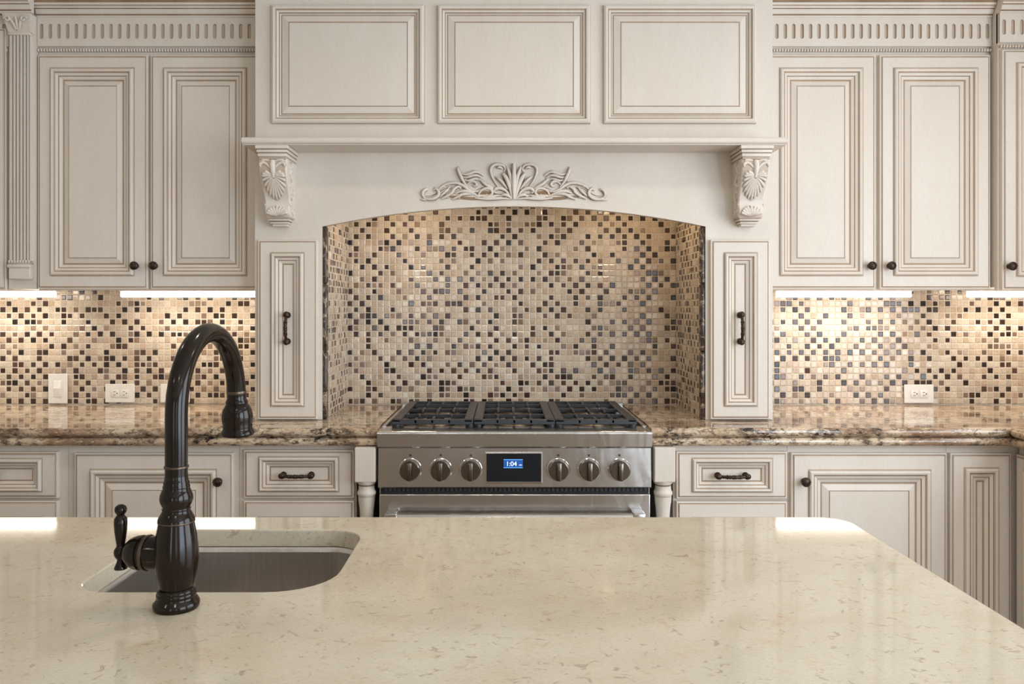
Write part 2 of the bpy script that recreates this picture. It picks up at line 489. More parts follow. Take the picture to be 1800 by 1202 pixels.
wb = structure('wall_back', MB().box(RX0 - .15, RX1 + .15, 0.0, 0.15, 0, RZ), [GROUT])
NL, NR = C - 0.6815, C + 0.6815         # tile faces of the niche sides
LX0, LX1, NX1 = -2.48, 0.0, 0.0
mosaic('mosaic_tile', (LX0, 0, CT + 0.002), (1, 0, 0), (0, 0, 1), (0, -1, 0), int((RX1 - LX0) / PITCH), 34, wb,
       keep=lambda u, v: v < 0.475 or (NL - 0.03 < LX0 + u < NR + 0.03), seed=11, label='small square stone and glass mosaic in cream, tan and dark brown')
mosaic('mosaic_tile', (RX1, -0.004, CT + 0.002), (0, -1, 0), (0, 0, 1), (-1, 0, 0), 47, 18, bpy.data.objects['wall_right'], seed=12)

# ------------------------------------------------------------------ granite counters
def edge_profile():
    """(retreat from the nose, z): stacked double bullnose, top to bottom"""
    p = [(0.018, CT)]
    for k in range(0, 9):
        a = PI / 2 - PI * k / 8
        p.append((0.0145 - 0.0145 * math.cos(a), CT - 0.0145 + 0.0145 * math.sin(a)))
    p.append((0.011, CT - 0.031))
    for k in range(0, 9):
        a = PI / 2 - PI * k / 8
        p.append((0.020 - 0.0145 * math.cos(a), CT - 0.0475 + 0.0145 * math.sin(a)))
    p.append((0.040, CT - 0.062))
    return p
EP = edge_profile(); NOSE = -0.650
def counter_left():
    mb = MB(); x0, x1 = -2.48, C - 0.4605
    prof = [(NOSE + r, z) for r, z in EP] + [(-0.006, CT - 0.062), (-0.006, CT)]
    mb.sweep_x(prof, x0, x1, closed=True)
    return mb
solo('granite_countertop', counter_left(), [GRANITE], (-1.45, -0.33, CT), 'glossy speckled granite countertop running left of the range', 'countertop', 'granite countertops', smooth=35)
def counter_right():
    mb = MB(); x0 = C + 0.4605; XC, YE = 1.699, -1.20
    A = [(x0, NOSE + r, z) for r, z in EP]; B = [(XC + r, NOSE + r, z) for r, z in EP]; D = [(XC + r, YE, z) for r, z in EP]
    n = len(EP); fs = []
    for i in range(n - 1):
        fs.append((i, i + 1, n + i + 1, n + i)); fs.append((n + i, n + i + 1, 2 * n + i + 1, 2 * n + i))
    mb.add(A + B + D, fs)
    xw, yw = RX1 - 0.006, -0.006
    for zz, r in ((CT, EP[0][0]), (CT - 0.062, EP[-1][0])):
        mb.add([(x0, NOSE + r, zz), (XC + r, NOSE + r, zz), (XC + r, YE, zz), (xw, YE, zz), (xw, NOSE + r, zz), (xw, yw, zz), (XC + r, yw, zz), (x0, yw, zz)],
               [(0, 1, 6, 7), (1, 4, 5, 6), (1, 2, 3, 4)])
    mb.add([(x0, yw, CT), (x0, yw, CT - 0.062)] + A, [[0, 1] + [2 + k for k in range(n)][::-1]])
    mb.add([(xw, YE, CT), (xw, YE, CT - 0.062)] + D, [[0, 1] + [2 + k for k in range(n)][::-1]])
    return mb
solo('granite_countertop', counter_right(), [GRANITE], (1.45, -0.33, CT), 'glossy speckled granite countertop right of the range, turning the corner', 'countertop', 'granite countertops', smooth=35)

# ------------------------------------------------------------------ base cabinets
BT = CT - 0.063
def base_cabinet(x0, x1, label, y=BASE_Y):
    t = thing('base_cabinet', ((x0 + x1) / 2, y / 2, 0.0), label, 'cabinet', 'cream base cabinets')
    mb = MB()
    mb.box(x0, x1, -0.008, y + 0.02, 0.10, BT); mb.box(x0, x1, y + 0.02, y, 0.10, BT)
    mb.box(x0, x1, -0.02, y + 0.075, 0.0, 0.10)
    part('carcass', mb, [PAINT], t)
    return t
DF = BASE_Y - 0.02     # face of doors and drawers
DR = dict(stile=0.052, rail=0.023, mw=0.037, bevel=0.0)
DR2 = dict(stile=0.052, rail=0.055, mw=0.037, bevel=0.0)
# left of the range, from the wall end to the post
t = base_cabinet(-2.06, -1.4875, 'cream glazed drawer cabinet at the far left, cut by the photo edge')
d = front('drawer', -2.03, -1.516, 0.671, 0.829, DF, t, **DR); pull(-1.77, DF, 0.752, d)
d = front('drawer', -2.03, -1.516, 0.400, 0.662, DF, t, **DR2); pull(-1.77, DF, 0.53, d)
d = front('drawer', -2.03, -1.516, 0.125, 0.391, DF, t, **DR2); pull(-1.77, DF, 0.26, d)
t = base_cabinet(-1.4865, -0.9025, 'cream glazed base cabinet with one knobbed door, behind the tall bronze faucet')
d = front('door', -1.459, -0.920, 0.125, 0.825, DF, t, stile=0.056, mw=0.047, bevel=0.026); knob(-0.963, DF, 0.731, d)
t = base_cabinet(-0.9015, -0.502, 'cream glazed drawer cabinet on the left side of the range')
d = front('drawer', -0.883, -0.508, 0.671, 0.835, DF, t, **DR); pull(-0.698, DF, 0.752, d)
d = front('drawer', -0.883, -0.508, 0.400, 0.662, DF, t, **DR2); pull(-0.698, DF, 0.53, d)
d = front('drawer', -0.883, -0.508, 0.125, 0.391, DF, t, **DR2); pull(-0.698, DF, 0.26, d)
# right of the range
t = base_cabinet(0.580, 0.9695, 'cream glazed drawer cabinet on the right side of the range')
d = front('drawer', 0.588, 0.965, 0.669, 0.830, DF, t, **DR); pull(0.773, DF, 0.750, d)
d = front('drawer', 0.588, 0.965, 0.400, 0.660, DF, t, **DR2); pull(0.773, DF, 0.53, d)
d = front('drawer', 0.588, 0.965, 0.125, 0.391, DF, t, **DR2); pull(0.773, DF, 0.26, d)
t = base_cabinet(0.9705, 1.5125, 'cream glazed base cabinet with one wide knobbed door, right of the drawers')
d = front('door', 0.978, 1.508, 0.125, 0.825, DF, t, stile=0.058, mw=0.047, bevel=0.026); knob(1.019, DF, 0.731, d)
# corner unit: one narrow door on the back run, one on the return
t = base_cabinet(1.5135, 2.352, 'cream glazed corner cabinet with a narrow door beside the wide door')
d = front('door', 1.519, 1.727, 0.125, 0.824, DF, t, stile=0.046, rail=0.050, mw=0.048, bevel=0.0)
XR = 1.750
def turned(name, y0, y1, z0, z1, x, parent, **kw):
    """a front that faces -x: built facing -y, then turned about its own corner"""
    mb = MB(); W = y0 - y1
    mb.rings(0, W, z0, z1, 0, front_rings(kw['stile'], kw.get('rail', kw['stile']), kw['mw'], kw['bevel']))
    mb.add([(0, 0.02, z0), (W, 0.02, z0), (W, 0.02, z1), (0, 0.02, z1)], [(0, 1, 2, 3)], 0)
    mb.v = [(x + p[1], y0 - p[0], p[2]) for p in mb.v]
    return part(name, mb, PG, parent, at=(x + 0.02, (y0 + y1) / 2, z0))
t = thing('base_cabinet', (2.05, -0.9, 0), 'cream glazed base cabinets on the return under the right countertop edge', 'cabinet', 'cream base cabinets')
part('carcass', MB().box(XR, 2.352, BASE_Y - 0.022, -1.18, 0.10, BT).box(XR + 0.06, 2.352, BASE_Y - 0.022, -1.18, 0, 0.10), [PAINT], t)
turned('door', DF - 0.012, DF - 0.26, 0.125, 0.824, XR - 0.02, t, stile=0.046, mw=0.048, bevel=0.0)
turned('door', -0.90, -1.165, 0.125, 0.825, XR - 0.02, t, stile=0.046, mw=0.048, bevel=0.0)

# turned posts flanking the range
def post(cx, label):
    t = thing('turned_post', (cx, -0.626, 0), label, 'post', 'turned posts beside the range')
    h = 0.0345; cy = -0.626
    mb = MB().box(cx - h, cx + h, cy - h, cy + h, 0.735, BT, 0, 0.002)
    part('block', mb, [PAINT], t)
    pr = [(0.0345, 0.739), (0.033, 0.730), (0.027, 0.723, 1), (0.0265, 0.718), (0.027, 0.706), (0.0285, 0.701), (0.0315, 0.697), (0.0318, 0.690), (0.029, 0.685, 2), (0.0285, 0.682),
          (0.0275, 0.665), (0.024, 0.640), (0.0215, 0.60), (0.0215, 0.56), (0.024, 0.50), (0.028, 0.42), (0.031, 0.34), (0.030, 0.27), (0.024, 0.21), (0.022, 0.20, 1), (0.030, 0.19), (0.031, 0.17), (0.027, 0.16)]
    part('turned_shaft', MB().lathe([(p[0], p[1], *p[2:]) for p in pr], (cx, cy, 0), 'z', 32), PG, t, smooth=40)
    part('foot', MB().box(cx - h, cx + h, cy - h, cy + h, 0.0, 0.165, 0, 0.002), [PAINT], t)
post(-0.4630, 'cream turned wooden post at the left side of the range')
post(0.5400, 'cream turned wooden post at the right side of the range')

# ------------------------------------------------------------------ wall cabinets
UDF = UP_Y - 0.02
UZ0, UZ1 = 1.388, 2.262
def bead_row(x0, x1, y, z, r=0.0062, pitch=0.0105):
    mb = MB(); n = int((x1 - x0) / pitch); pitch = (x1 - x0) / n; prof = []
    for k in range(n):
        b = x0 + k * pitch
        prof += [(r * 0.45, b, 1), (r * 0.75, b + pitch * 0.10, 2), (r, b + pitch * 0.35, 0), (r, b + pitch * 0.65, 0), (r * 0.75, b + pitch * 0.90, 1)]
    prof.append((r * 0.45, x1))
    mb.lathe([(p[0], p[1], *p[2:]) for p in prof], (0, y, z), 'x', 10)
    return mb
def frieze(x0, x1, y, z0, z1, pitch=0.0318, sw=0.0068, sz0=0.028, sz1=0.026):
    """board with a row of round-ended vertical slots cut into its face"""
    mb = MB(); n = max(1, round((x1 - x0) / pitch)); p = (x1 - x0) / n
    zc, hh = (z0 + z1) / 2, (z1 - z0) / 2
    a0, a1 = z0 + sz0 + sw, z1 - sz1 - sw
    for k in range(n):
        xc = x0 + (k + .5) * p; N = 6
        out, brd = [], []
        for i in range(N + 1):
            a = PI * i / N; out.append((xc + sw * math.cos(a), a1 + sw * math.sin(a))); brd.append((xc + p / 2 - p * i / N, z1))
        for i in range(N + 1):
            a = PI + PI * i / N; out.append((xc + sw * math.cos(a), a0 + sw * math.sin(a))); brd.append((xc - p / 2 + p * i / N, z0))
        M = len(out)
        vs = [(q[0], y, q[1]) for q in brd] + [(q[0], y, q[1]) for q in out] + [(xc + (q[0] - xc) * 0.8, y + 0.006, q[1]) for q in out]
        fs, ms = [], []
        for i in range(M):
            j = (i + 1) % M
            fs += [(i, j, M + j, M + i), (M + i, M + j, 2 * M + j, 2 * M + i)]; ms += [0, 2]
        fs.append([2 * M + i for i in range(M)]); ms.append(2)
        mb.add(vs, fs, ms)
    mb.box(x0, x1, y + 0.0065, y + 0.02, z0, z1)
    return mb
def crown_prof(y):
    p = [(y + 0.012, 2.404), (y - 0.004, 2.404), (y - 0.006, 2.409), (y - 0.004, 2.413), (y - 0.009, 2.414), (y - 0.014, 2.422), (y - 0.015, 2.430), (y - 0.020, 2.432), (y - 0.022, 2.438), (y - 0.030, 2.441), (y - 0.032, 2.448)]
    for k in range(1, 9):
        a = PI / 2 * k / 8
        p.append((y - 0.032 - 0.12 * (1 - math.cos(a)), 2.448 + 0.20 * math.sin(a)))
    p += [(y - 0.165, 2.65), (y - 0.165, RZ - 0.002), (y + 0.012, RZ - 0.002)]
    return p
CROWN_M = [0, 0, 1, 2, 0, 0, 1, 0, 2, 0, 1] + [0] * 11
def wall_cabinet(x0, x1, label, yf=UP_Y, fy=None):
    t = thing('wall_cabinet', ((x0 + x1) / 2, yf / 2, UZ0), label, 'cabinet', 'cream wall cabinets')
    mb = MB().box(x0, x1, -0.008, yf, UZ0 + 0.006, RZ - 0.004); mb.box(x0, x1, yf, yf + 0.02, UZ0 - 0.004, UZ0 + 0.006)
    part('carcass', mb, [PAINT], t)
    y = yf - 0.012
    part('frieze', frieze(x0, x1, y, 2.296, 2.406), PG, t)
    part('bead_molding', bead_row(x0, x1, yf - 0.010, 2.2815), PG, t, smooth=60)
    part('crown_molding', MB().sweep_x(crown_prof(y), x0, x1, closed=True, mats=CROWN_M), PG, t, smooth=30)
    return t
UD = dict(stile=0.050, mw=0.045, bevel=0.022)
t = wall_cabinet(-1.744, -0.902, 'cream glazed two-door wall cabinet left of the hood')
d = front('door', -1.740, -1.329, UZ0, UZ1, UDF, t, **UD); knob(-1.368, UDF, 1.474, d)
d = front('door', -1.318, -0.908, UZ0, UZ1, UDF, t, **UD); knob(-1.297, UDF, 1.474, d)
t = wall_cabinet(0.975, 1.826, 'cream glazed two-door wall cabinet right of the hood')
d = front('door', 0.980, 1.390, UZ0, UZ1, UDF, t, **UD); knob(1.366, UDF, 1.474, d)
d = front('door', 1.405, 1.819, UZ0, UZ1, UDF, t, **UD); knob(1.438, UDF, 1.474, d)
t = wall_cabinet(1.828, 2.352, 'cream glazed wall cabinet at the far right edge, standing slightly forward', yf=UP_Y - 0.045)
d = front('door', 1.835, 2.246, UZ0 - 0.004, UZ1 + 0.006, UDF - 0.045, t, **UD); knob(1.857, UDF - 0.045, 1.470, d)
t = wall_cabinet(-2.48, -1.852, 'cream glazed wall cabinet at the far left edge beyond the fluted pilaster')
d = front('door', -2.26, -1.857, UZ0 - 0.004, UZ1 + 0.10, UDF, t, **UD); knob(-2.24, UDF, 1.474, d)

# fluted pilaster
def pilaster():
    x0, x1 = -1.850, -1.746; xc = (x0 + x1) / 2; yf = UP_Y - 0.012
    t = thing('pilaster', (xc, -0.17, UZ0), 'cream fluted pilaster with carved capital between the left wall cabinets', 'pilaster')
    part('backing', MB().box(x0, x1, -0.008, yf, UZ0, RZ - 0.004), [PAINT], t)
    hw = 0.038; pts, ms = [], []
    zlo, zhi = 1.492, 2.335; yb = yf; pro = 0.018
    n = 6; w = 2 * hw / n
    pts = [(xc - hw, yb)]; ms = [0]
    for k in range(n):
        a = xc - hw + k * w
        pts.append((a + w * 0.10, yb - pro)); ms.append(0)
        pts.append((a + w * 0.55, yb - pro)); ms.append(0)
        pts.append((a + w * 0.66, yb - pro + 0.009)); ms.append(1)
        pts.append((a + w * 0.88, yb - pro + 0.009)); ms.append(2)
    pts.append((xc + hw - w * 0.10, yb - pro)); ms.append(0); pts.append((xc + hw, yb))
    N = len(pts)
    mb = MB().add([(p[0], p[1], zlo) for p in pts] + [(p[0], p[1], zhi) for p in pts], [(i, i + 1, N + i + 1, N + i) for i in range(N - 1)], ms[:N - 1])
    mb.add([(p[0], p[1], zlo) for p in pts], [list(range(N))]).add([(p[0], p[1], zhi) for p in pts], [list(range(N))])
    part('fluted_shaft', mb, PG, t)
    b = MB(); b.box(xc - 0.040, xc + 0.040, yb, yb - 0.023, 1.424, 1.470, 0, 0.003)
    b.box(xc - 0.044, xc + 0.044, yb, yb - 0.030, 1.466, 1.480, 0, 0.006, 3); b.box(xc - 0.041, xc + 0.041, yb, yb - 0.026, 1.480, 1.487, 2, 0.002)
    for k in range(8): b.ellipsoid((xc - 0.036 + k * 0.0103, yb - 0.022, 1.490), (0.0045, 0.006, 0.0055), 8, 6)
    part('base_molding', b, PG, t, smooth=40)
    c = MB(); c.box(xc - 0.040, xc + 0.040, yb, yb - 0.026, 2.330, 2.342, 0, 0.004, 2)
    c.add([(xc - 0.040, yb, 2.342), (xc + 0.040, yb, 2.342), (xc + 0.052, yb, 2.405), (xc - 0.052, yb, 2.405),
           (xc - 0.040, yb - 0.022, 2.342), (xc + 0.040, yb - 0.022, 2.342), (xc + 0.052, yb - 0.045, 2.405), (xc - 0.052, yb - 0.045, 2.405)],
          [(4, 5, 6, 7), (0, 4, 7, 3), (1, 2, 6, 5), (0, 1, 5, 4), (3, 7, 6, 2), (0, 3, 2, 1)])
    for s in (-1, 1):
        pts2 = [(xc + s * (0.030 + 0.012 * math.cos(a) * (1 - a / 9)), yb - 0.047, 2.382 + 0.012 * math.sin(a) * (1 - a / 9)) for a in [k * 0.5 for k in range(15)]]
        c.tube(pts2, 0.0035, 8, 0)
        c.tube([(xc + s * 0.006, yb - 0.030, 2.348), (xc + s * 0.012, yb - 0.038, 2.368), (xc + s * 0.022, yb - 0.045, 2.385), (xc + s * 0.036, yb - 0.047, 2.396)], [0.003, 0.005, 0.004, 0.002], 8, 0)
    c.tube([(xc, yb - 0.026, 2.344), (xc, yb - 0.036, 2.368), (xc, yb - 0.046, 2.392)], [0.003, 0.006, 0.003], 8, 0)
    part('capital', c, PG, t, smooth=40)
    part('crown_molding', MB().sweep_x(crown_prof(yb - 0.046), x0 - 0.004, x1 + 0.010, closed=True, mats=CROWN_M), PG, t, smooth=30)
pilaster()

# under-cabinet lights
def led_bar(x0, x1, label):
    z1 = UZ0 + 0.0055; y0, y1 = -0.118, -0.158
    t = thing('under_cabinet_light', ((x0 + x1) / 2, -0.16, z1), label, 'light', 'lit strips under the wall cabinets')
    part('housing', MB().box(x0, x1, y0, y1, z1 - 0.010, z1, 0, 0.001), [WHITEP], t)
    part('diffuser', MB().box(x0 + 0.004, x1 - 0.004, y0 - 0.003, y1 + 0.003, z1 - 0.033, z1 - 0.0101, 0, 0.003), [LED], t)
def led_light(x0, x1):
    l = bpy.data.lights.new('under_cabinet_led', 'AREA'); l.shape = 'RECTANGLE'; l.size = x1 - x0 - .02; l.size_y = 0.03
    l.energy = 6.3 * (x1 - x0); l.color = (1.0, 0.91, 0.79); l.spread = math.radians(152)
    o = bpy.data.objects.new('under_cabinet_led', l); COL.objects.link(o); o.location = ((x0 + x1) / 2, -0.138, UZ0 + 0.0055 - 0.0335)
for a, b in ((-2.35, -1.790), (-1.527, -0.985), (1.090, 1.628), (1.853, 2.33)): led_light(a, b)
led_bar(-2.35, -1.790, 'lit white strip light under the far left wall cabinet')
led_bar(-1.527, -0.985, 'lit white strip light under the two-door cabinet left of the hood')
led_bar(1.090, 1.628, 'lit white strip light under the two-door cabinet right of the hood')
led_bar(1.853, 2.33, 'lit white strip light under the far right wall cabinet')

# ------------------------------------------------------------------ hood
HW = 0.933
hood = thing('range_hood', (C, HOOD_Y / 2, CT), 'cream mantel range hood with arched apron, corbels and carved ornament above the range', 'range hood')
part('chimney', MB().box(C - HW, C + HW, -0.006, HOOD_Y, 1.9015, RZ - 0.003, 0, 0.0015), [PAINT], hood)
def hood_panel(x0, x1, z0, z1):
    y = HOOD_Y; a = lambda i, d, m: (i, i, d, m); mb = MB()
    rg = [a(0, 0.0, 0), a(0.001, -0.002, 1), a(0.003, -0.013, 0), a(0.009, -0.0165, 0), a(0.016, -0.015, 0), a(0.018, -0.010, 2), a(0.020, -0.010, 1), a(0.027, -0.006, 0), a(0.029, -0.0035, 1),
          a(0.031, -0.0035, 2), a(0.034, -0.0012, 0), a(0.036, -0.0012, 1), a(0.039, -0.003, 2), a(0.060, -0.0085, 0), a(0.062, -0.0070, 2), a(0.064, -0.0070, 1), a(0.0655, -0.0085, 0)]
    mb.rings(x0, x1, z0, z1, y - 0.0003, rg)
    return part('raised_panel', mb, PG, hood, at=((x0 + x1) / 2, y, z0))
for a in (-0.5969, 0.0, 0.5969):
    hood_panel(C + a - 0.2755, C + a + 0.2755, 1.980, 2.407)
# mantel shelf
MY = -0.601
def rounded_shelf():
    prof = [(-0.02, 1.9025), (MY + 0.008, 1.9025)]
    for k in range(0, 7):
        a = PI / 2 - PI * k / 6
        prof.append((MY + 0.008 - 0.008 * math.cos(a) * 1.0, 1.8915 + 0.011 * math.sin(a)))
    prof += [(MY + 0.012, 1.8795), (MY + 0.012, 1.877), (HOOD_Y + 0.01, 1.877), (-0.02, 1.877)]
    return MB().sweep_x(prof, C - HW, C + HW, closed=True)
part('mantel_shelf', rounded_shelf(), [PAINT], hood, smooth=35)
# arched apron
OP = 0.691
def apron():
    mb = MB(); z1, z_end, z_top = 1.8768, 1.611, 1.684; N = 28; zb = 1.5705
    R = (OP ** 2 + (z_top - z_end) ** 2) / (2 * (z_top - z_end)); zc = z_top - R
    arc = [(C - OP + 2 * OP * i / N, zc + math.sqrt(max(0, R * R - (-OP + 2 * OP * i / N) ** 2))) for i in range(N + 1)]
    for y in (HOOD_Y, HOOD_Y + 0.03):
        vs = [(p[0], y, p[1]) for p in arc] + [(p[0], y, z1) for p in arc]
        mb.add(vs, [(i, i + 1, N + 2 + i, N + 1 + i) for i in range(N)])
        for s in (-1, 1):
            xa, xb = C + s * OP, C + s * HW
            mb.add([(xa, y, zb), (xb, y, zb), (xb, y, z_end), (xa, y, z_end), (xb, y, z1), (xa, y, z1)], [(0, 1, 2, 3), (3, 2, 4, 5)])
    mb.add([(p[0], HOOD_Y, p[1]) for p in arc] + [(p[0], HOOD_Y + 0.03, p[1]) for p in arc], [(i, i + 1, N + 2 + i, N + 1 + i) for i in range(N)])
    for s in (-1, 1):
        xa, xb = C + s * OP, C + s * HW
        mb.add([(xa, HOOD_Y, zb), (xa, HOOD_Y + 0.03, zb), (xa, HOOD_Y + 0.03, z_end), (xa, HOOD_Y, z_end)], [(0, 1, 2, 3)])
        mb.add([(xb, HOOD_Y, zb), (xb, HOOD_Y + 0.03, zb), (xb, HOOD_Y + 0.03, z1), (xb, HOOD_Y, z1)], [(0, 1, 2, 3)])
        mb.box(xb - s * 0.018, xb, HOOD_Y + 0.031, -0.006, zb, 1.8768)
    return mb
part('arched_apron', apron(), [PAINT], hood, smooth=20)
# stainless liner with two lamps, above the arch
ln = part('hood_liner', MB().box(C - OP + 0.02, C + OP - 0.02, -0.02, HOOD_Y + 0.04, 1.803, 1.828, 0, 0.003), [STEEL], hood)
for s in (-1, 1):
    part('hood_lamp', MB().lathe([(0.0, 0), (0.036, 0.0), (0.036, 0.006), (0.028, 0.010), (0.0, 0.010)], (C + s * 0.43, -0.31, 1.803), '-z', 24), [LAMP], ln)

# corbels
def corbel(cx, m):
    zt, zb = 1.8762, 1.608; yb = HOOD_Y
    S_P = [(1.832, 0.122), (1.815, 0.127), (1.795, 0.126), (1.775, 0.118), (1.755, 0.106), (1.735, 0.092), (1.715, 0.079), (1.700, 0.071), (1.685, 0.067), (1.672, 0.070), (1.660, 0.074), (1.648, 0.072), (1.640, 0.062)]
    def dep(z):
        for (za, da), (zc, dc) in zip(S_P, S_P[1:]):
            if zc <= z <= za: return da + (dc - da) * (za - z) / (za - zc)
        return S_P[0][1] if z > S_P[0][0] else S_P[-1][1]
    def wid(z): return 0.043 + 0.006 * (z - 1.64) / 0.19
    mb = MB(); vs, fs = [], []
    for z, d in S_P:
        w = wid(z)
        vs += [(cx - w, yb, z), (cx - w, yb - d + 0.004, z), (cx - w + 0.004, yb - d, z), (cx + w - 0.004, yb - d, z), (cx + w, yb - d + 0.004, z), (cx + w, yb, z)]
    for i in range(len(S_P) - 1):
        for k in range(5): fs.append((i * 6 + k, i * 6 + k + 1, i * 6 + 7 + k, i * 6 + 6 + k))
    fs.append(list(range(6))); n = (len(S_P) - 1) * 6; fs.append([n + k for k in range(6)])
    mb.add(vs, fs)
    for s in (-1, 1):      # carved ribbon along each cheek
        pts = [(cx + s * wid(z), yb - dep(z) * 0.55 + 0.012 * math.sin(i * 1.3), z) for i, z in enumerate([1.828 - 0.0105 * k for k in range(18)])]
        mb.tube(pts, [0.006 + 0.002 * math.sin(i * 2.6) for i in range(18)], 8, 0, low=None)
        for i in range(0, 18, 1):
            p = pts[i]; mb.ellipsoid((p[0], p[1] + (0.014 if i % 2 else -0.014), p[2]), (0.004, 0.011, 0.006), 8, 6, 2 if i % 3 == 0 else 0)
    body = part('corbel', mb, PG, hood, smooth=35, at=(cx, yb, zb))
    c = MB(); y0 = yb
    c.box(cx - 0.057, cx + 0.057, y0, y0 - 0.142, 1.864, zt, 0, 0.002)
    c.box(cx - 0.0535, cx + 0.0535, y0, y0 - 0.137, 1.862, 1.8642, 1)
    c.box(cx - 0.0535, cx + 0.0535, y0, y0 - 0.138, 1.852, 1.862, 0, 0.003, 2)
    c.box(cx - 0.0505, cx + 0.0505, y0, y0 - 0.133, 1.850, 1.8522, 1)
    c.box(cx - 0.0505, cx + 0.0505, y0, y0 - 0.134, 1.838, 1.850, 0, 0.003, 2)
    c.box(cx - 0.048, cx + 0.048, y0, y0 - 0.129, 1.8305, 1.838, 2, 0.002)
    part('cap', c, PG, body, smooth=35)
    lf = MB()
    def lobe(pts, r0, tip=0.4, off=0.0):
        Q = []
        for i in range(len(pts) - 1):
            p0, p1, p2, p3 = pts[max(i - 1, 0)], pts[i], pts[i + 1], pts[min(i + 2, len(pts) - 1)]
            for k in range(4):
                t = k / 4
                Q.append(tuple(0.5 * (2 * p1[c] + (p2[c] - p0[c]) * t + (2 * p0[c] - 5 * p1[c] + 4 * p2[c] - p3[c]) * t * t + (3 * p1[c] - p0[c] - 3 * p2[c] + p3[c]) * t ** 3) for c in (0, 1)))
        Q.append(pts[-1]); n = len(Q)
        P = [(cx + x, yb - dep(z) - 0.0012 - off, z) for x, z in Q]
        lf.tube(P, [r0 * (0.55 + 0.45 * math.sin(PI * 0.8 * i / n)) * (1 if i < 0.7 * n else 1 - 0.65 * (i - 0.7 * n) / (0.3 * n)) for i in range(n)], 10, 0, low=(1, -0.62, 2))
    zs = [1.829 - 0.0045 * k for k in range(31)]
    bk = []
    for z in zs:
        t = (1.829 - z) / 0.135
        hw_ = 0.041 * (1 - max(0, t - 0.45) ** 1.6 * 2.3) if t < 1 else 0.004
        bk += [(cx - hw_, yb - dep(z) - 0.0012, z), (cx, yb - dep(z) - 0.0022, z), (cx + hw_, yb - dep(z) - 0.0012, z)]
    lf.add(bk, [(i * 3 + k, i * 3 + k + 1, i * 3 + k + 4, i * 3 + k + 3) for i in range(30) for k in range(2)], 2)
    lf.tube([(cx, yb - dep(z) - 0.002, z) for z in (1.826, 1.81, 1.79, 1.77)], [0.009, 0.0105, 0.009, 0.006], 10, 0)
    for s in (-1, 1):
        lobe([(s * 0.008, 1.800), (s * 0.022, 1.814), (s * 0.034, 1.818), (s * 0.042, 1.812), (s * 0.041, 1.803)], 0.0065)
        lobe([(s * 0.010, 1.826), (s * 0.026, 1.828), (s * 0.040, 1.826)], 0.005)
    for ring, (n_, L0, r0, off) in enumerate(((8, 1.0, 0.0066, 0.0), (7, 0.62, 0.0050, 0.0012))):
        for k in range(-n_, n_ + 1):
            a_ = (k + 0.5 * ring) / n_ * 2.25
            if abs(a_) > 2.3: continue
            lx = (0.040 if abs(a_) < 2 else 0.036) * L0; ly = (0.070 if abs(a_) < PI / 2 else 0.030) * L0
            o_ = 1.772
            lobe([(math.sin(a_) * 0.004, o_ - math.cos(a_) * 0.006), (math.sin(a_) * lx * 0.45, o_ - math.cos(a_) * ly * 0.42 + 0.002), (math.sin(a_) * lx * 0.82, o_ - math.cos(a_) * ly * 0.78), (math.sin(a_) * lx, o_ - math.cos(a_) * ly - 0.003)], r0, 0.5, off)
    part('acanthus_leaf', lf, PG, body, smooth=60)
    lf = MB()
    for k in range(-4, 5):
        a = k / 4 * 1.15; L = 0.040 - 0.010 * abs(k) / 4
        lobe([(math.sin(a) * L * 0.15 * 1.2, 1.642), (math.sin(a) * L * 0.6 * 1.2, 1.642 + math.cos(a) * L * 0.45), (math.sin(a) * L * 1.2, 1.642 + math.cos(a) * L * 0.8), (math.sin(a) * L * 1.3, 1.642 + math.cos(a) * L * 0.86)], 0.0068)
    part('shell_leaf', lf, PG, body, smooth=60)
    ft = MB(); ft.box(cx - 0.042, cx + 0.042, y0, y0 - 0.062, 1.634, 1.642, 2, 0.002); ft.box(cx - 0.037, cx + 0.037, y0, y0 - 0.054, 1.626, 1.634, 0, 0.003, 2)
    ft.box(cx - 0.033, cx + 0.033, y0, y0 - 0.047, 1.624, 1.6262, 1); ft.box(cx - 0.032, cx + 0.032, y0, y0 - 0.046, 1.616, 1.624, 0, 0.003, 2); ft.box(cx - 0.027, cx + 0.027, y0, y0 - 0.038, 1.608, 1.616, 0, 0.002)
    part('foot', ft, PG, body, smooth=35)
corbel(C - 0.833, -1); corbel(C + 0.833, 1)

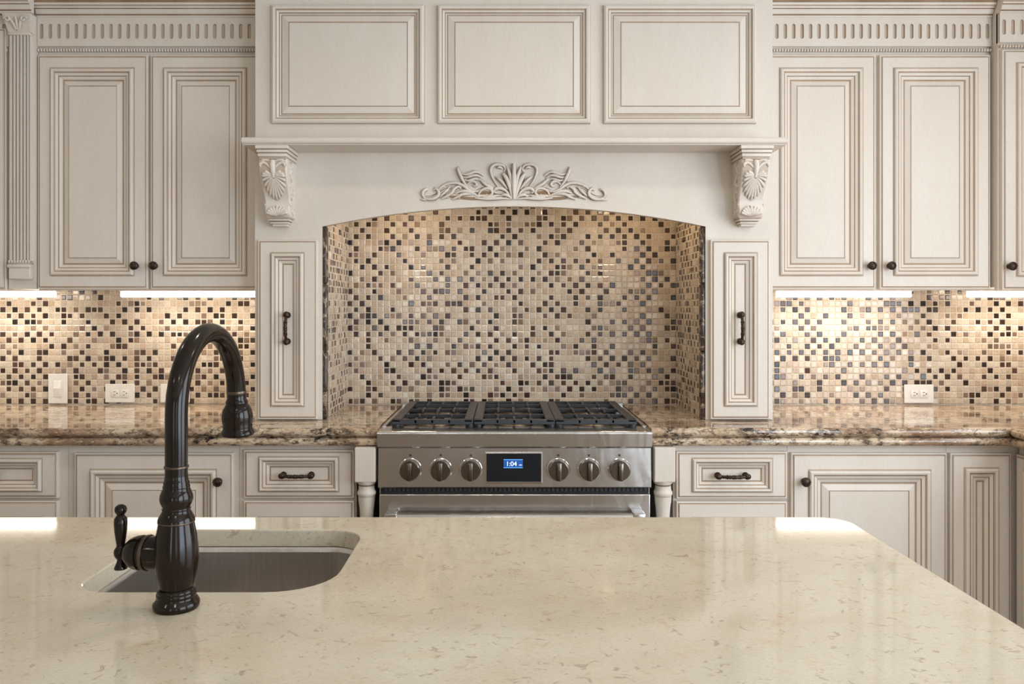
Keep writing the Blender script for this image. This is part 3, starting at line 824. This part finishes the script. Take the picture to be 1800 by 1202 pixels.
# carved onlay: acanthus scrolls
def ornament():
    mb = MB(); K = 0.000387; base = 1.7045; cxp = 905
    def spline(P, n=5):
        out = []
        Q = [P[0]] + P + [P[-1]]
        for i in range(1, len(Q) - 2):
            for k in range(n):
                t = k / n
                out.append(tuple(0.5 * ((2 * Q[i][c]) + (-Q[i - 1][c] + Q[i + 1][c]) * t + (2 * Q[i - 1][c] - 5 * Q[i][c] + 4 * Q[i + 1][c] - Q[i + 2][c]) * t * t + (-Q[i - 1][c] + 3 * Q[i][c] - 3 * Q[i + 1][c] + Q[i + 2][c]) * t ** 3) for c in (0, 1)))
        return out + [P[-1]]
    def stroke(P, r, rise=0.5, sides=(-1, 1), t0=0.45, t1=0.35, sq=None, leaf=()):
        Q = spline(P)
        for s in sides:
            n = len(Q); pts, rad = [], []
            for i, (x, y) in enumerate(Q):
                t = i / (n - 1)
                k = (t0 + (1 - t0) * min(1, t / 0.35)) * (1 if t < 0.6 else 1 - (1 - t1) * (t - 0.6) / 0.4)
                rr = r * K * k * (1.28 if sq is None else 1.0)
                pts.append((C + s * (cxp - x) * K, HOOD_Y - rr * rise - 0.001, base + (435 - y) * K)); rad.append(rr)
            if leaf:
                for f in range(4, n - 2, 3):
                    tx, ty = Q[f + 1][0] - Q[f - 1][0], Q[f + 1][1] - Q[f - 1][1]
                    L_ = math.hypot(tx, ty) or 1; tx, ty = tx / L_, ty / L_
                    for sd in leaf:
                        a_ = sd * 0.75; dx, dy = tx * math.cos(a_) - ty * math.sin(a_), tx * math.sin(a_) + ty * math.cos(a_)
                        ln_ = 30 * (1.1 - 0.6 * f / n); pp = []
                        for t in (0, 0.35, 0.7, 1.0):
                            px_, py_ = Q[f][0] + dx * ln_ * t + tx * ln_ * 0.35 * t * t, Q[f][1] + dy * ln_ * t + ty * ln_ * 0.35 * t * t
                            pp.append((C + s * (cxp - px_) * K, HOOD_Y - 0.0015 - 0.002 * (1 - t), base + (435 - min(py_, 430)) * K))
                        mb.tube(pp, [8.5 * K, 10 * K, 8 * K, 3.5 * K], 8, 0, low=(1, -0.5, 1))
            mb.tube(pts, rad, 10, 0, squash=(1, sq) if sq else None, low=(1, -0.50 if not sq else -0.2, 1))
    for P, r in (([(250, 400), (330, 385), (420, 390), (520, 398), (640, 395), (760, 392), (900, 385)], 34), ([(880, 380), (850, 300), (830, 230), (815, 170)], 30),
                 ([(905, 400), (905, 250), (905, 130)], 34), ([(440, 330), (430, 270), (470, 220), (540, 200)], 24), ([(560, 350), (640, 340), (720, 360)], 30), ([(80, 400), (140, 405), (200, 380), (260, 340), (330, 310)], 20)):
        stroke(P, r, 0.05, sq=0.22)
    stroke([(905, 425), (905, 320), (905, 200), (905, 95)], 19, 0.9, (1,), 0.5, 0.7)
    stroke([(895, 420), (886, 320), (872, 220), (850, 150), (838, 120)], 15, 0.8, leaf=(-1,))
    stroke([(888, 410), (868, 320), (838, 240), (808, 195), (795, 190)], 17, 0.7)
    stroke([(770, 320), (728, 262), (700, 205), (690, 150), (712, 112), (760, 100), (806, 112), (826, 146), (810, 168)], 13, 0.6)
    stroke([(845, 330), (800, 270), (760, 232), (735, 215)], 13, 0.6)
    stroke([(800, 140), (770, 128), (745, 135)], 11, 0.9)
    stroke([(870, 400), (828, 345), (775, 322), (738, 330), (722, 352), (742, 368)], 14, 0.7, leaf=(-1,))
    stroke([(890, 425), (850, 392), (806, 384), (780, 400)], 13, 0.7)
    stroke([(720, 330), (680, 306), (640, 286), (606, 256), (578, 230)], 13, 0.7, leaf=(1, -1))
    stroke([(476, 312), (438, 262), (412, 212), (392, 166), (384, 138), (398, 148)], 14, 0.8, leaf=(1,))
    stroke([(414, 182), (452, 196), (498, 186), (540, 172), (580, 178), (622, 205)], 13, 0.7, leaf=(-1,))
    stroke([(424, 216), (470, 222), (524, 206), (570, 206), (606, 226)], 12, 0.9)
    stroke([(440, 246), (486, 252), (538, 236), (586, 240)], 11, 0.8)
    stroke([(470, 290), (500, 262), (540, 262), (560, 286), (540, 304), (520, 292)], 12, 0.7)
    stroke([(196, 345), (246, 300), (310, 276), (376, 274), (432, 298), (486, 336), (544, 352), (600, 330)], 13, 0.6, leaf=(1,))
    stroke([(74, 412), (56, 384), (64, 352), (92, 332), (108, 340)], 13, 0.7)
    stroke([(62, 404), (104, 424), (160, 420), (204, 390), (206, 352), (180, 326), (168, 338)], 14, 0.7, leaf=(1,))
    stroke([(210, 404), (250, 372), (286, 340), (310, 306)], 11, 0.6)
    stroke([(232, 420), (280, 398), (330, 366), (352, 330), (392, 306), (410, 320)], 13, 0.7, leaf=(1, -1))
    stroke([(330, 425), (384, 404), (430, 380), (500, 376), (556, 388)], 13, 0.7, leaf=(1, -1))
    stroke([(362, 372), (416, 352), (470, 352), (530, 372), (576, 402)], 13, 0.8)
    stroke([(545, 412), (630, 422), (720, 420), (800, 416), (890, 424)], 13, 0.6, leaf=(-1,))
    stroke([(570, 402), (592, 352), (640, 324), (690, 332), (704, 366), (676, 392), (648, 378)], 12, 0.7)
    stroke([(610, 400), (650, 404), (720, 398), (760, 384)], 11, 0.7)
    stroke([(36, 424), (70, 428), (110, 432)], 9, 0.5)
    return mb
part('carved_ornament', ornament(), PG, hood, smooth=60)

# pull-out columns standing on the counter
def column(s, label):
    xo, xi = C + s * HW, C + s * OP
    t = thing('pullout_cabinet', ((xo + xi) / 2, HOOD_Y / 2, CT), label, 'cabinet', 'pull-out columns beside the range')
    part('carcass', MB().box(min(xo, xi), max(xo, xi), -0.008, HOOD_Y, CT + 0.001, 1.5704), [PAINT], t)
    a, b = C + s * 0.705, C + s * 0.9175
    d = front('door', min(a, b), max(a, b), 0.9185, 1.562, HOOD_Y - 0.020, t, stile=0.047, mw=0.042, bevel=0.0)
    pull((a + b) / 2, HOOD_Y - 0.011, 1.245, d, True)
    xt = C + s * 0.6775
    part('tile_backer', MB().box(min(xi, xi - s * 0.0095), max(xi, xi - s * 0.0095), -0.008, HOOD_Y + 0.040, CT + 0.001, 1.785), [GROUT], t)
    mosaic('mosaic_tile', (xi - s * 0.0095, -0.0075, CT + 0.002), (0, -1, 0), (0, 0, 1), (-s, 0, 0), 15, 34, t, seed=20 + s)
    ym = HOOD_Y + 0.020
    tr = MB()
    for k in range(3):
        z0 = CT + 0.0015 + k * 0.245; z1 = min(z0 + 0.2435, 1.612)
        tr.box(min(xi, xi - s * 0.015), max(xi, xi - s * 0.015), ym - 0.014, ym + 0.020, z0, z1, 0, 0.0045, 3)
    part('pencil_liner', tr, [PENCIL], t, smooth=35, label='dark brown marble pencil liner')
column(-1, 'cream narrow pull-out cabinet column under the left corbel')
column(1, 'cream narrow pull-out cabinet column under the right corbel')

# ------------------------------------------------------------------ range
R0, R1 = C - 0.457, C + 0.457
RF = -0.655
rng = thing('gas_range', (C, -0.34, 0), 'stainless steel six-burner gas range under the arched hood', 'range')
part('body', MB().box(R0, R1, -0.03, RF + 0.03, 0.09, 0.886).box(R0 + .05, R1 - .05, -0.05, -0.58, 0.0, 0.09, 1), [STEEL, BLACK], rng)
ck = MB(); ck.box(R0 + 0.0, R1, -0.02, -0.56, 0.886, 0.899, 1); ck.box(R0, R0 + 0.014, -0.02, -0.575, 0.886, 0.912, 0, 0.002); ck.box(R1 - 0.014, R1, -0.02, -0.575, 0.886, 0.912, 0, 0.002); ck.box(R0, R1, -0.012, -0.03, 0.886, 0.925, 0, 0.002)
part('cooktop', ck, [STEEL, BLACK], rng)
prof = [(-0.560, 0.9075), (RF - 0.010, 0.9070)]
for k in range(1, 6):
    a = PI / 2 * k / 5; prof.append((RF - 0.010 - 0.008 * math.sin(a), 0.899 + 0.008 * math.cos(a)))
prof += [(RF - 0.016, 0.856), (RF - 0.010, 0.851), (RF + 0.03, 0.849), (-0.560, 0.849)]
part('front_rail', MB().sweep_x(prof, R0 - 0.001, R1 + 0.001, closed=True), [STEEL], rng, smooth=40)
cp = MB().sweep_x([(RF - 0.002, 0.8488), (RF - 0.008, 0.720), (RF - 0.004, 0.716), (RF + 0.03, 0.716), (RF + 0.03, 0.8488)], R0 + 0.001, R1 - 0.001, closed=True)
part('control_panel', cp, [STEEL], rng)
PY = RF - 0.005
ds = MB(); ds.rings(C - 0.099, C + 0.093, 0.732, 0.8365, PY - 0.004, [(0, 0, 0.006, 0), (0, 0, 0.0, 0), (0.004, 0.004, -0.001, 0), (0.0055, 0.0055, 0.001, 0)], 1)
scr = part('display', ds, [CHROME, DGLASS], rng)
cx_, cz_ = C - 0.003, 0.798
part('clock_window', MB().box(cx_ - 0.034, cx_ + 0.030, PY - 0.0038, PY - 0.0028, cz_ - 0.012, cz_ + 0.013)
     .box(cx_ - 0.034, cx_ + 0.030, PY - 0.0042, PY - 0.0030, cz_ + 0.0125, cz_ + 0.0145, 1).box(cx_ - 0.034, cx_ + 0.030, PY - 0.0042, PY - 0.0030, cz_ - 0.0145, cz_ - 0.0125, 1), [CLOCKBLUE, CLOCKLINE], scr)
def text_mesh(body, size, x, y, z):
    cu = bpy.data.curves.new('txt', 'FONT'); cu.body = body; cu.size = size; cu.align_x = 'CENTER'; cu.extrude = 0.0002; cu.offset = 0.0
    o = bpy.data.objects.new('txt', cu); COL.objects.link(o)
    bpy.context.view_layer.update()
    dg = bpy.context.evaluated_depsgraph_get(); me = o.evaluated_get(dg).to_mesh()
    mb = MB().add([(x + v.co.x, y - v.co.z, z + v.co.y) for v in me.vertices], [list(p.vertices) for p in me.polygons])
    o.evaluated_get(dg).to_mesh_clear(); COL.objects.unlink(o); bpy.data.objects.remove(o)
    return mb
tm = text_mesh('1:04', 0.0215, cx_ - 0.008, PY - 0.0045, cz_ - 0.0075); t2 = text_mesh('PM', 0.0075, cx_ + 0.0225, PY - 0.0045, cz_ - 0.0075)
tm.add(t2.v, t2.f)
part('clock_digits', tm, [CLOCKTXT], scr)
kb_first = None
for k, xo in enumerate((-0.349, -0.2473, -0.147, 0.146, 0.248, 0.350)):
    x, z = C + xo, 0.7775
    kb = part('control_knob', MB().lathe([(0.0335, 0.004), (0.0335, 0.014), (0.0325, 0.026), (0.031, 0.029), (0.0, 0.029)], (x, PY, z), '-y', 36), [KNOBSTEEL], rng, smooth=35, at=(x, PY, z))
    part('bezel', MB().lathe([(0.0, 0.0), (0.0385, 0.0), (0.0385, 0.003), (0.037, 0.0042), (0.0, 0.0042)], (x, PY, z), '-y', 36), [CHROME], kb, smooth=35)
    part('grip', MB().box(x - 0.0085, x + 0.0085, PY - 0.0285, PY - 0.043, z - 0.031, z + 0.029, 0, 0.004, 2).box(x - 0.001, x + 0.001, PY - 0.0425, PY - 0.0434, z + 0.006, z + 0.027, 1), [KNOBSTEEL, CHROME], kb, smooth=35)
    part('marking', MB().box(x - 0.0035, x + 0.0035, PY - 0.0002, PY + 0.001, z + 0.044, z + 0.051), [KNOBSTEEL], rng)
vt = MB().box(R0 + 0.006, R1 - 0.006, RF + 0.012, RF + 0.03, 0.696, 0.716, 0)
for k in range(60):
    x = R0 + 0.02 + k * 0.0148; vt.box(x, x + 0.0085, RF + 0.009, RF + 0.0125, 0.702, 0.712, 1)
part('vent_strip', vt, [BLACK, IRON], rng)
part('oven_door', MB().box(R0 + 0.005, R1 - 0.005, RF - 0.010, RF + 0.03, 0.20, 0.696, 0, 0.003, 2).box(C - 0.30, C + 0.30, RF - 0.0115, RF - 0.009, 0.30, 0.54, 1), [STEEL, DGLASS], rng, smooth=35)
part('kick_panel', MB().box(R0 + 0.005, R1 - 0.005, RF - 0.004, RF + 0.03, 0.095, 0.194, 0, 0.002), [STEEL], rng)
hd = MB().tube([(C - 0.415, RF - 0.062, 0.632), (C + 0.415, RF - 0.062, 0.632)], 0.013, 20, 1)
for s in (-1, 1):
    hd.box(C + s * 0.405 - 0.020, C + s * 0.405 + 0.020, RF - 0.0098, RF - 0.080, 0.613, 0.649, 0, 0.005, 2)
part('oven_handle', hd, [STEEL, CHROME], rng, smooth=35)
# burners and grates
GZ = 0.9335
for gx in (-0.283, 0.0, 0.283):
    x = C + gx; hw = 0.1405
    for by in (-0.175, -0.440):
        b = part('burner', MB().lathe([(0.0, 0.8992), (0.074, 0.8992), (0.074, 0.902), (0.056, 0.904), (0.054, 0.914), (0.042, 0.916), (0.0, 0.916)], (x, by, 0), 'z', 28, 0), [BRASS], rng, smooth=35)
        part('burner_cap', MB().lathe([(0.0, 0.9161), (0.031, 0.9161), (0.032, 0.9185), (0.028, 0.9205), (0.0, 0.9210)], (x, by, 0), 'z', 28), [BLACK], b, smooth=35)
    g = MB(); y0, y1 = -0.040, -0.576; h = 0.010
    g.box(x - hw, x - hw + 0.031, y0, y1, GZ - h, GZ, 0, 0.0025); g.box(x + hw - 0.031, x + hw, y0, y1, GZ - h, GZ, 0, 0.0025)
    for sx in (-1, 1):
        for yy in (y0 - 0.01, y1 + 0.028):
            g.box(x + sx * (hw - 0.013) - 0.013, x + sx * (hw - 0.013) + 0.013, yy - 0.014, yy + 0.014 - 0.004, 0.8995, GZ - h)
    g.box(x - hw, x + hw, y1, y1 + 0.014, GZ - 0.0185, GZ, 0, 0.003); g.box(x - hw, x + hw, y0 - 0.014, y0, GZ - 0.0215, GZ, 0, 0.003)
    for yy in (-0.137, -0.281, -0.436):
        g.box(x - hw + 0.02, x + hw - 0.02, yy - 0.0045, yy + 0.0045, GZ - 0.014, GZ - 0.0005, 0, 0.0015)
    for xx in (-0.058, 0.0, 0.058):
        for ya, yb in ((y0, -0.100), (-0.125, -0.150), (-0.235, -0.33), (-0.42, -0.455), (-0.525, y1)) if xx else ((y0, -0.125), (-0.225, -0.39), (-0.49, y1)):
            g.box(x + xx - 0.0045, x + xx + 0.0045, ya, yb, GZ - 0.014, GZ - 0.0002, 0, 0.0015)
    part('grate', g, [IRON], rng, smooth=30)

# ------------------------------------------------------------------ outlets and switch
def plate(name, x, z, w, h, label, cat, kind):
    y = -0.0048
    t = thing(name, (x, y, z), label, cat, 'white plates on the mosaic wall')
    mb = MB(); mb.box(x - w / 2, x + w / 2, y, y - 0.006, z - h / 2, z + h / 2, 0, 0.002, 2)
    part('cover_plate', mb, [WHITEP], t, smooth=35)
    if kind == 'switch':
        m2 = MB(); m2.box(x - 0.0165, x + 0.0165, y - 0.0055, y - 0.0085, z - 0.033, z + 0.033, 0, 0.001)
        m2.add([(x - .0145, y - .0085, z - .030), (x + .0145, y - .0085, z - .030), (x + .0145, y - .013, z + .002), (x - .0145, y - .013, z + .002), (x + .0145, y - .0085, z + .030), (x - .0145, y - .0085, z + .030)], [(0, 1, 2, 3), (3, 2, 4, 5), (0, 3, 5), (1, 4, 2)])
        part('rocker', m2, [WHITEP], t)
    else:
        for s in (-1, 1):
            m2 = MB(); cx = x + s * 0.0195
            m2.box(cx - 0.0165, cx + 0.0165, y - 0.0055, y - 0.0082, z - 0.0165, z + 0.0165, 0, 0.002, 2)
            so = part('socket', m2, [WHITEP], t, smooth=35)
            m3 = MB(); m3.box(cx - 0.0055, cx + 0.0035, y - 0.0081, y - 0.0086, z + 0.0055, z + 0.0077); m3.box(cx - 0.0050, cx + 0.0030, y - 0.0081, y - 0.0086, z - 0.0077, z - 0.0055)
            m3.lathe([(0.0, 0.0081), (0.0027, 0.0081), (0.0027, 0.0086), (0.0, 0.0086)], (cx + 0.0095, y, z), '-y', 10)
            part('slots', m3, [SLOT], so)
wx = lambda px: (px - 885) * (3.336 - 0.008) / F_PX
wz = lambda py: 1.32 - (py - 540) * (3.336 - 0.008) / F_PX
plate('light_switch', wx(102), wz(683), 0.079, 0.123, 'white rocker light switch on the mosaic at the far left', 'switch', 'switch')
plate('wall_outlet', wx(211), wz(691), 0.122, 0.077, 'white double wall outlet between the light switch and the faucet', 'outlet', 'outlet')
plate('wall_outlet', wx(308), wz(691), 0.122, 0.077, 'white wall outlet mostly hidden behind the bronze faucet', 'outlet', 'outlet')
plate('wall_outlet', wx(1615), wz(692), 0.122, 0.077, 'white double wall outlet on the mosaic right of the range', 'outlet', 'outlet')

# ------------------------------------------------------------------ island
IY = lambda d: CAM.y + d        # depth from the photograph's camera to world y
IX1, IYB = 0.660, IY(1.552)
IX0, IYF = -1.75, IY(0.38)
def rrect(x0, x1, y0, y1, r, n=8):
    """outline counter-clockwise; r = radii at (x0,y0),(x1,y0),(x1,y1),(x0,y1)"""
    out = []
    for (cx, cy, rr, a0) in ((x0 + r[0], y0 + r[0], r[0], PI), (x1 - r[1], y0 + r[1], r[1], 1.5 * PI), (x1 - r[2], y1 - r[2], r[2], 0), (x0 + r[3], y1 - r[3], r[3], 0.5 * PI)):
        for k in range(n + 1):
            a = a0 + PI / 2 * k / n; out.append((cx + rr * math.cos(a), cy + rr * math.sin(a)))
    return out
SX0, SX1, SY0, SY1 = -0.622, -0.252, IY(1.143), IY(1.461)
SR = (0.055, 0.090, 0.062, 0.062)
def island_top():
    bm = bmesh.new(); T = 0.03
    def loop(pts, z): return [bm.verts.new((p[0], p[1], z)) for p in pts]
    def band(a, b):
        n = len(a)
        for i in range(n): bm.faces.new((a[i], a[(i + 1) % n], b[(i + 1) % n], b[i]))
    def fill(a, b):
        es = []
        for L in (a, b):
            for i in range(len(L)):
                e = bm.edges.get((L[i], L[(i + 1) % len(L)])) or bm.edges.new((L[i], L[(i + 1) % len(L)]))
                es.append(e)
        bmesh.ops.triangle_fill(bm, edges=es, use_beauty=True)
    R = 0.055
    o = lambda e, z: loop(rrect(IX0 + e, IX1 - e, IYF + e, IYB - e, (R - e,) * 4), z)
    h = lambda e, z: loop(rrect(SX0 - e, SX1 + e, SY0 - e, SY1 + e, tuple(r + e for r in SR)), z)
    O = [o(0.004, CT), o(0.0012, CT - 0.0012), o(0, CT - 0.004), o(0, CT - T + 0.003), o(0.003, CT - T)]
    H = [h(0.0025, CT), h(0.0007, CT - 0.0007), h(0, CT - 0.0025), h(0, CT - T)]
    for a, b in zip(O, O[1:]): band(a, b)
    for a, b in zip(H, H[1:]): band(a, b)
    fill(O[0], H[0]); fill(O[-1], H[-1])
    bmesh.ops.recalc_face_normals(bm, faces=bm.faces[:])
    bm.verts.index_update()
    mb = MB().add([v.co[:] for v in bm.verts], [[v.index for v in f.verts] for f in bm.faces]); bm.free()
    return mb
solo('island_countertop', island_top(), [LIME], ((IX0 + IX1) / 2, (IYF + IYB) / 2, CT), 'polished cream limestone island countertop in the foreground with an undermount sink', 'countertop')
ib = thing('island_cabinet', ((IX0 + IX1) / 2, (IYF + IYB) / 2, 0), 'cream island cabinet under the limestone countertop', 'cabinet')
b = MB(); bx0, bx1, by0, by1 = IX0 + .04, IX1 - .04, IYF + .25, IYB - .04; zt = CT - 0.031
b.box(bx0, bx0 + .02, by0, by1, .1, zt); b.box(bx1 - .02, bx1, by0, by1, .1, zt); b.box(bx0, bx1, by0, by0 + .02, .1, zt); b.box(bx0, bx1, by1 - .02, by1, .1, zt); b.box(bx0, bx1, by0, by1, .1, .12); b.box(bx0 + .05, bx1 - .05, by0 + .05, by1 - .05, 0, .1)
part('carcass', b, [PAINT], ib)
for k in range(4):
    w_ = (bx1 - bx0) / 4; mb = MB()
    mb.rings(0, w_ - .02, 0.13, zt - 0.02, 0, front_rings(0.056, 0.056, 0.047, 0.026))
    mb.v = [(bx0 + k * w_ + w_ - .01 - p[0], by1 + 0.02 - p[1], p[2]) for p in mb.v]
    part('door', mb, PG, ib)
# sink
sk = thing('sink', ((SX0 + SX1) / 2, (SY0 + SY1) / 2, CT - 0.235), 'small undermount stainless steel sink set in the island countertop', 'sink')
def basin():
    mb = MB(); vs, fs = [], []
    def L(e, z): return [(p[0], p[1], z) for p in rrect(SX0 - e, SX1 + e, SY0 - e, SY1 + e, tuple(max(0.02, r + e) for r in SR))]
    zt = CT - 0.0302
    rows = [L(0.030, zt), L(0.004, zt), L(0.0015, zt - 0.0008), L(0.0, zt - 0.004), L(-0.002, zt - 0.010), L(-0.004, zt - 0.15), L(-0.008, zt - 0.172), L(-0.018, zt - 0.188), L(-0.032, zt - 0.195), L(-0.10, zt - 0.199)]
    n = len(rows[0])
    for r in rows: vs += r
    for i in range(len(rows) - 1):
        for k in range(n): fs.append((i * n + k, i * n + (k + 1) % n, (i + 1) * n + (k + 1) % n, (i + 1) * n + k))
    fs.append([(len(rows) - 1) * n + k for k in range(n)])
    return mb.add(vs, fs)
part('basin', basin(), [SINKSTEEL], sk, smooth=50)
part('drain', MB().lathe([(0.0, 0.0), (0.045, 0.0), (0.045, 0.003), (0.036, 0.004), (0.030, 0.001), (0.0, 0.001)], ((SX0 + SX1) / 2, (SY0 + SY1) / 2, CT - 0.2288), 'z', 24), [CHROME], sk, smooth=40)

# faucet
FX, FY = -0.4426, IY(1.083)
fc = thing('kitchen_faucet', (FX, FY, CT), 'tall dark oil-rubbed bronze gooseneck faucet standing on the island beside the sink', 'faucet')
hz = lambda py: 1.32 - (py - 540) * 1.083 / F_PX
q = 1.083 / F_PX
def prof_px(P): return [(r * q, hz(py) - CT, *m) for py, r, *m in P]
part('base', MB().lathe(prof_px([(1068, 37), (1064, 39), (1058, 39.5), (1054, 37.5), (1050, 34), (1046.5, 32.6), (1045, 33.4), (1041, 33.6), (1039, 32), (1037.5, 32.4), (1034, 31.8), (1032, 29)]), (FX, FY, CT), 'z', 40), [BRONZE], fc, smooth=50)
part('body', MB().lathe(prof_px([(1032, 27.5), (1028, 28.4), (1015, 32), (1000, 35.3), (985, 37.2), (972, 37.4), (958, 36.6), (940, 34.2), (925, 31.4), (918, 30.2)]), (FX, FY, CT), 'z', 44), [BRONZE], fc, smooth=50)
part('collar', MB().lathe(prof_px([(918.2, 29.5), (917, 31.2, 1), (914.5, 31.3), (911, 30.8), (907, 29.2), (901, 25.8), (896.5, 23.4), (894.5, 24.0), (892.5, 24.2), (891, 23.2), (888, 24.2), (882, 27.0), (875.5, 28.2), (869, 27.2), (862, 24.6), (858, 22.4), (856, 22.8), (853.5, 22.9), (851, 21.4), (847, 21.8), (844, 20.2), (836, 19.3)]), (FX, FY, CT), 'z', 40), [BRONZE, COPPER], fc, smooth=50)
# gooseneck
R_ = 0.1085; z_arc = 1.1735; HX, HY = -0.4335, FY + 2 * R_
dirv = Vector((HX - FX, HY - FY, 0)).normalized()
path = [(FX, FY, hz(837)), (FX, FY, hz(800)), (FX, FY, z_arc - 0.03)]
for k in range(0, 25):
    a = PI * k / 24 * 0.975
    path.append((FX + dirv.x * R_ * (1 - math.cos(a)), FY + dirv.y * R_ * (1 - math.cos(a)), z_arc + R_ * math.sin(a)))
rt = 0.0147
part('spout', MB().tube(path, rt, 24), [BRONZE], fc, smooth=50)
part('spout_ring', MB().lathe([(rt, -0.002), (rt + 0.0013, -0.0012), (rt + 0.0013, 0.0012), (rt, 0.002)], (FX, FY, hz(820)), 'z', 32), [COPPER], fc, smooth=50)
end = Vector(path[-1]); hdir = (Vector(path[-1]) - Vector(path[-2])).normalized()
hdir = (hdir + Vector((0.0, 0.0, -0.6))).normalized()
sp = [(0.0152, -0.003, 1), (0.0160, -0.001, 1), (0.0152, 0.0015), (0.0150, 0.010), (0.0172, 0.014), (0.0178, 0.0165), (0.0168, 0.019), (0.0188, 0.021), (0.0228, 0.028), (0.0245, 0.037), (0.0243, 0.046), (0.0228, 0.053), (0.0236, 0.0555), (0.0228, 0.058), (0.0236, 0.060), (0.0262, 0.064), (0.0266, 0.067), (0.0255, 0.0695), (0.0215, 0.0700), (0.0195, 0.067), (0.0, 0.067)]
part('spray_head', MB().lathe(sp, end, hdir, 36), [BRONZE, COPPER], fc, smooth=50)
# side valve and lever
vz = hz(973); vd = Vector((-1, 0.10, 0)).normalized()
vv = MB().lathe([(0.021, 0.010), (0.0225, 0.030), (0.0222, 0.038), (0.0238, 0.0385, 1), (0.0244, 0.0405, 1), (0.0238, 0.043), (0.0215, 0.0435), (0.0212, 0.048), (0.0232, 0.049), (0.0225, 0.056), (0.0195, 0.064), (0.014, 0.070), (0.009, 0.073), (0.0075, 0.078), (0.0, 0.080)], (FX, FY, vz), vd, 32)
part('valve', vv, [BRONZE, COPPER], fc, smooth=50)
lp = Vector((FX, FY, vz)) + vd * 0.0795
lprof = [(1003, 10.5), (1001, 11.2), (997, 9.5), (990, 6.5), (986, 6.0), (983, 8.5), (978, 11.0), (973, 11.6), (968, 10.6), (963.5, 7.2), (960, 7.0), (950, 8.6), (935, 10.6), (922, 11.4), (914, 10.8), (910, 8), (907.5, 6.2), (905.5, 7.4), (902, 9.6), (897.5, 10.4), (893, 9.2), (889.5, 5), (888.5, 0)]
part('lever_handle', MB().lathe(prof_px(lprof), (lp.x, lp.y, CT), 'z', 28), [BRONZE], fc, smooth=50)

# ------------------------------------------------------------------ light
def area(name, loc, rot, sx, sy, power, col):
    l = bpy.data.lights.new(name, 'AREA'); l.shape = 'RECTANGLE'; l.size = sx; l.size_y = sy; l.energy = power; l.color = col
    o = bpy.data.objects.new(name, l); COL.objects.link(o); o.location = loc; o.rotation_euler = rot
    return o
DAY = (0.86, 0.92, 1.0)
for i, (a, b, z0, z1) in enumerate(WIN_R):
    area('window_daylight', (RX1 + 0.02, (a + b) / 2, (z0 + z1) / 2), (0, PI / 2, 0), z1 - z0 - .1, b - a - .1, (150, 270)[i], (DAY, (0.74, 0.86, 1.0))[i])
for i, (a, b, z0, z1) in enumerate(WIN_B):
    area('window_daylight', ((a + b) / 2, RY1 + 0.02, (z0 + z1) / 2), (PI / 2, 0, 0), b - a - .06, z1 - z0 - .1, (42, 36)[i], (0.92, 0.95, 1.0))  # light of the added rear windows, for stripes on the range steel
for x in (-1.9, 0.0, 1.6):  # added fill light under the ceiling, no lamps are known there
    for y in (-1.55, -3.9, -5.9):
        l = bpy.data.lights.new('ceiling_fill', 'AREA'); l.shape = 'DISK'; l.size = 0.16; l.energy = 10.5; l.color = (1.0, 0.91, 0.79); l.spread = math.radians(150)
        o = bpy.data.objects.new('ceiling_fill', l); COL.objects.link(o); o.location = (x, y, RZ - 0.004)

wd = bpy.data.worlds.new('sky'); S.world = wd; wd.use_nodes = True
wd.node_tree.nodes['Background'].inputs[0].default_value = (0.72, 0.85, 1.0, 1)
wd.node_tree.nodes['Background'].inputs[1].default_value = 1.0

# ------------------------------------------------------------------ camera
cam = bpy.data.cameras.new('camera'); co = bpy.data.objects.new('camera', cam); COL.objects.link(co)
co.location = CAM; co.rotation_euler = (PI / 2, 0, 0)
cam.sensor_fit = 'HORIZONTAL'; cam.sensor_width = 36.0; cam.lens = F_PX / 1800 * 36.0
cam.shift_x = (900 - 885) / 1800; cam.shift_y = (540 - 601) / 1800
cam.clip_start = 0.05
S.camera = co
S.view_settings.view_transform = 'Standard'; S.view_settings.look = 'None'
S.view_settings.exposure = -1.50; S.view_settings.gamma = 1.0; S.view_settings.use_curve_mapping = False
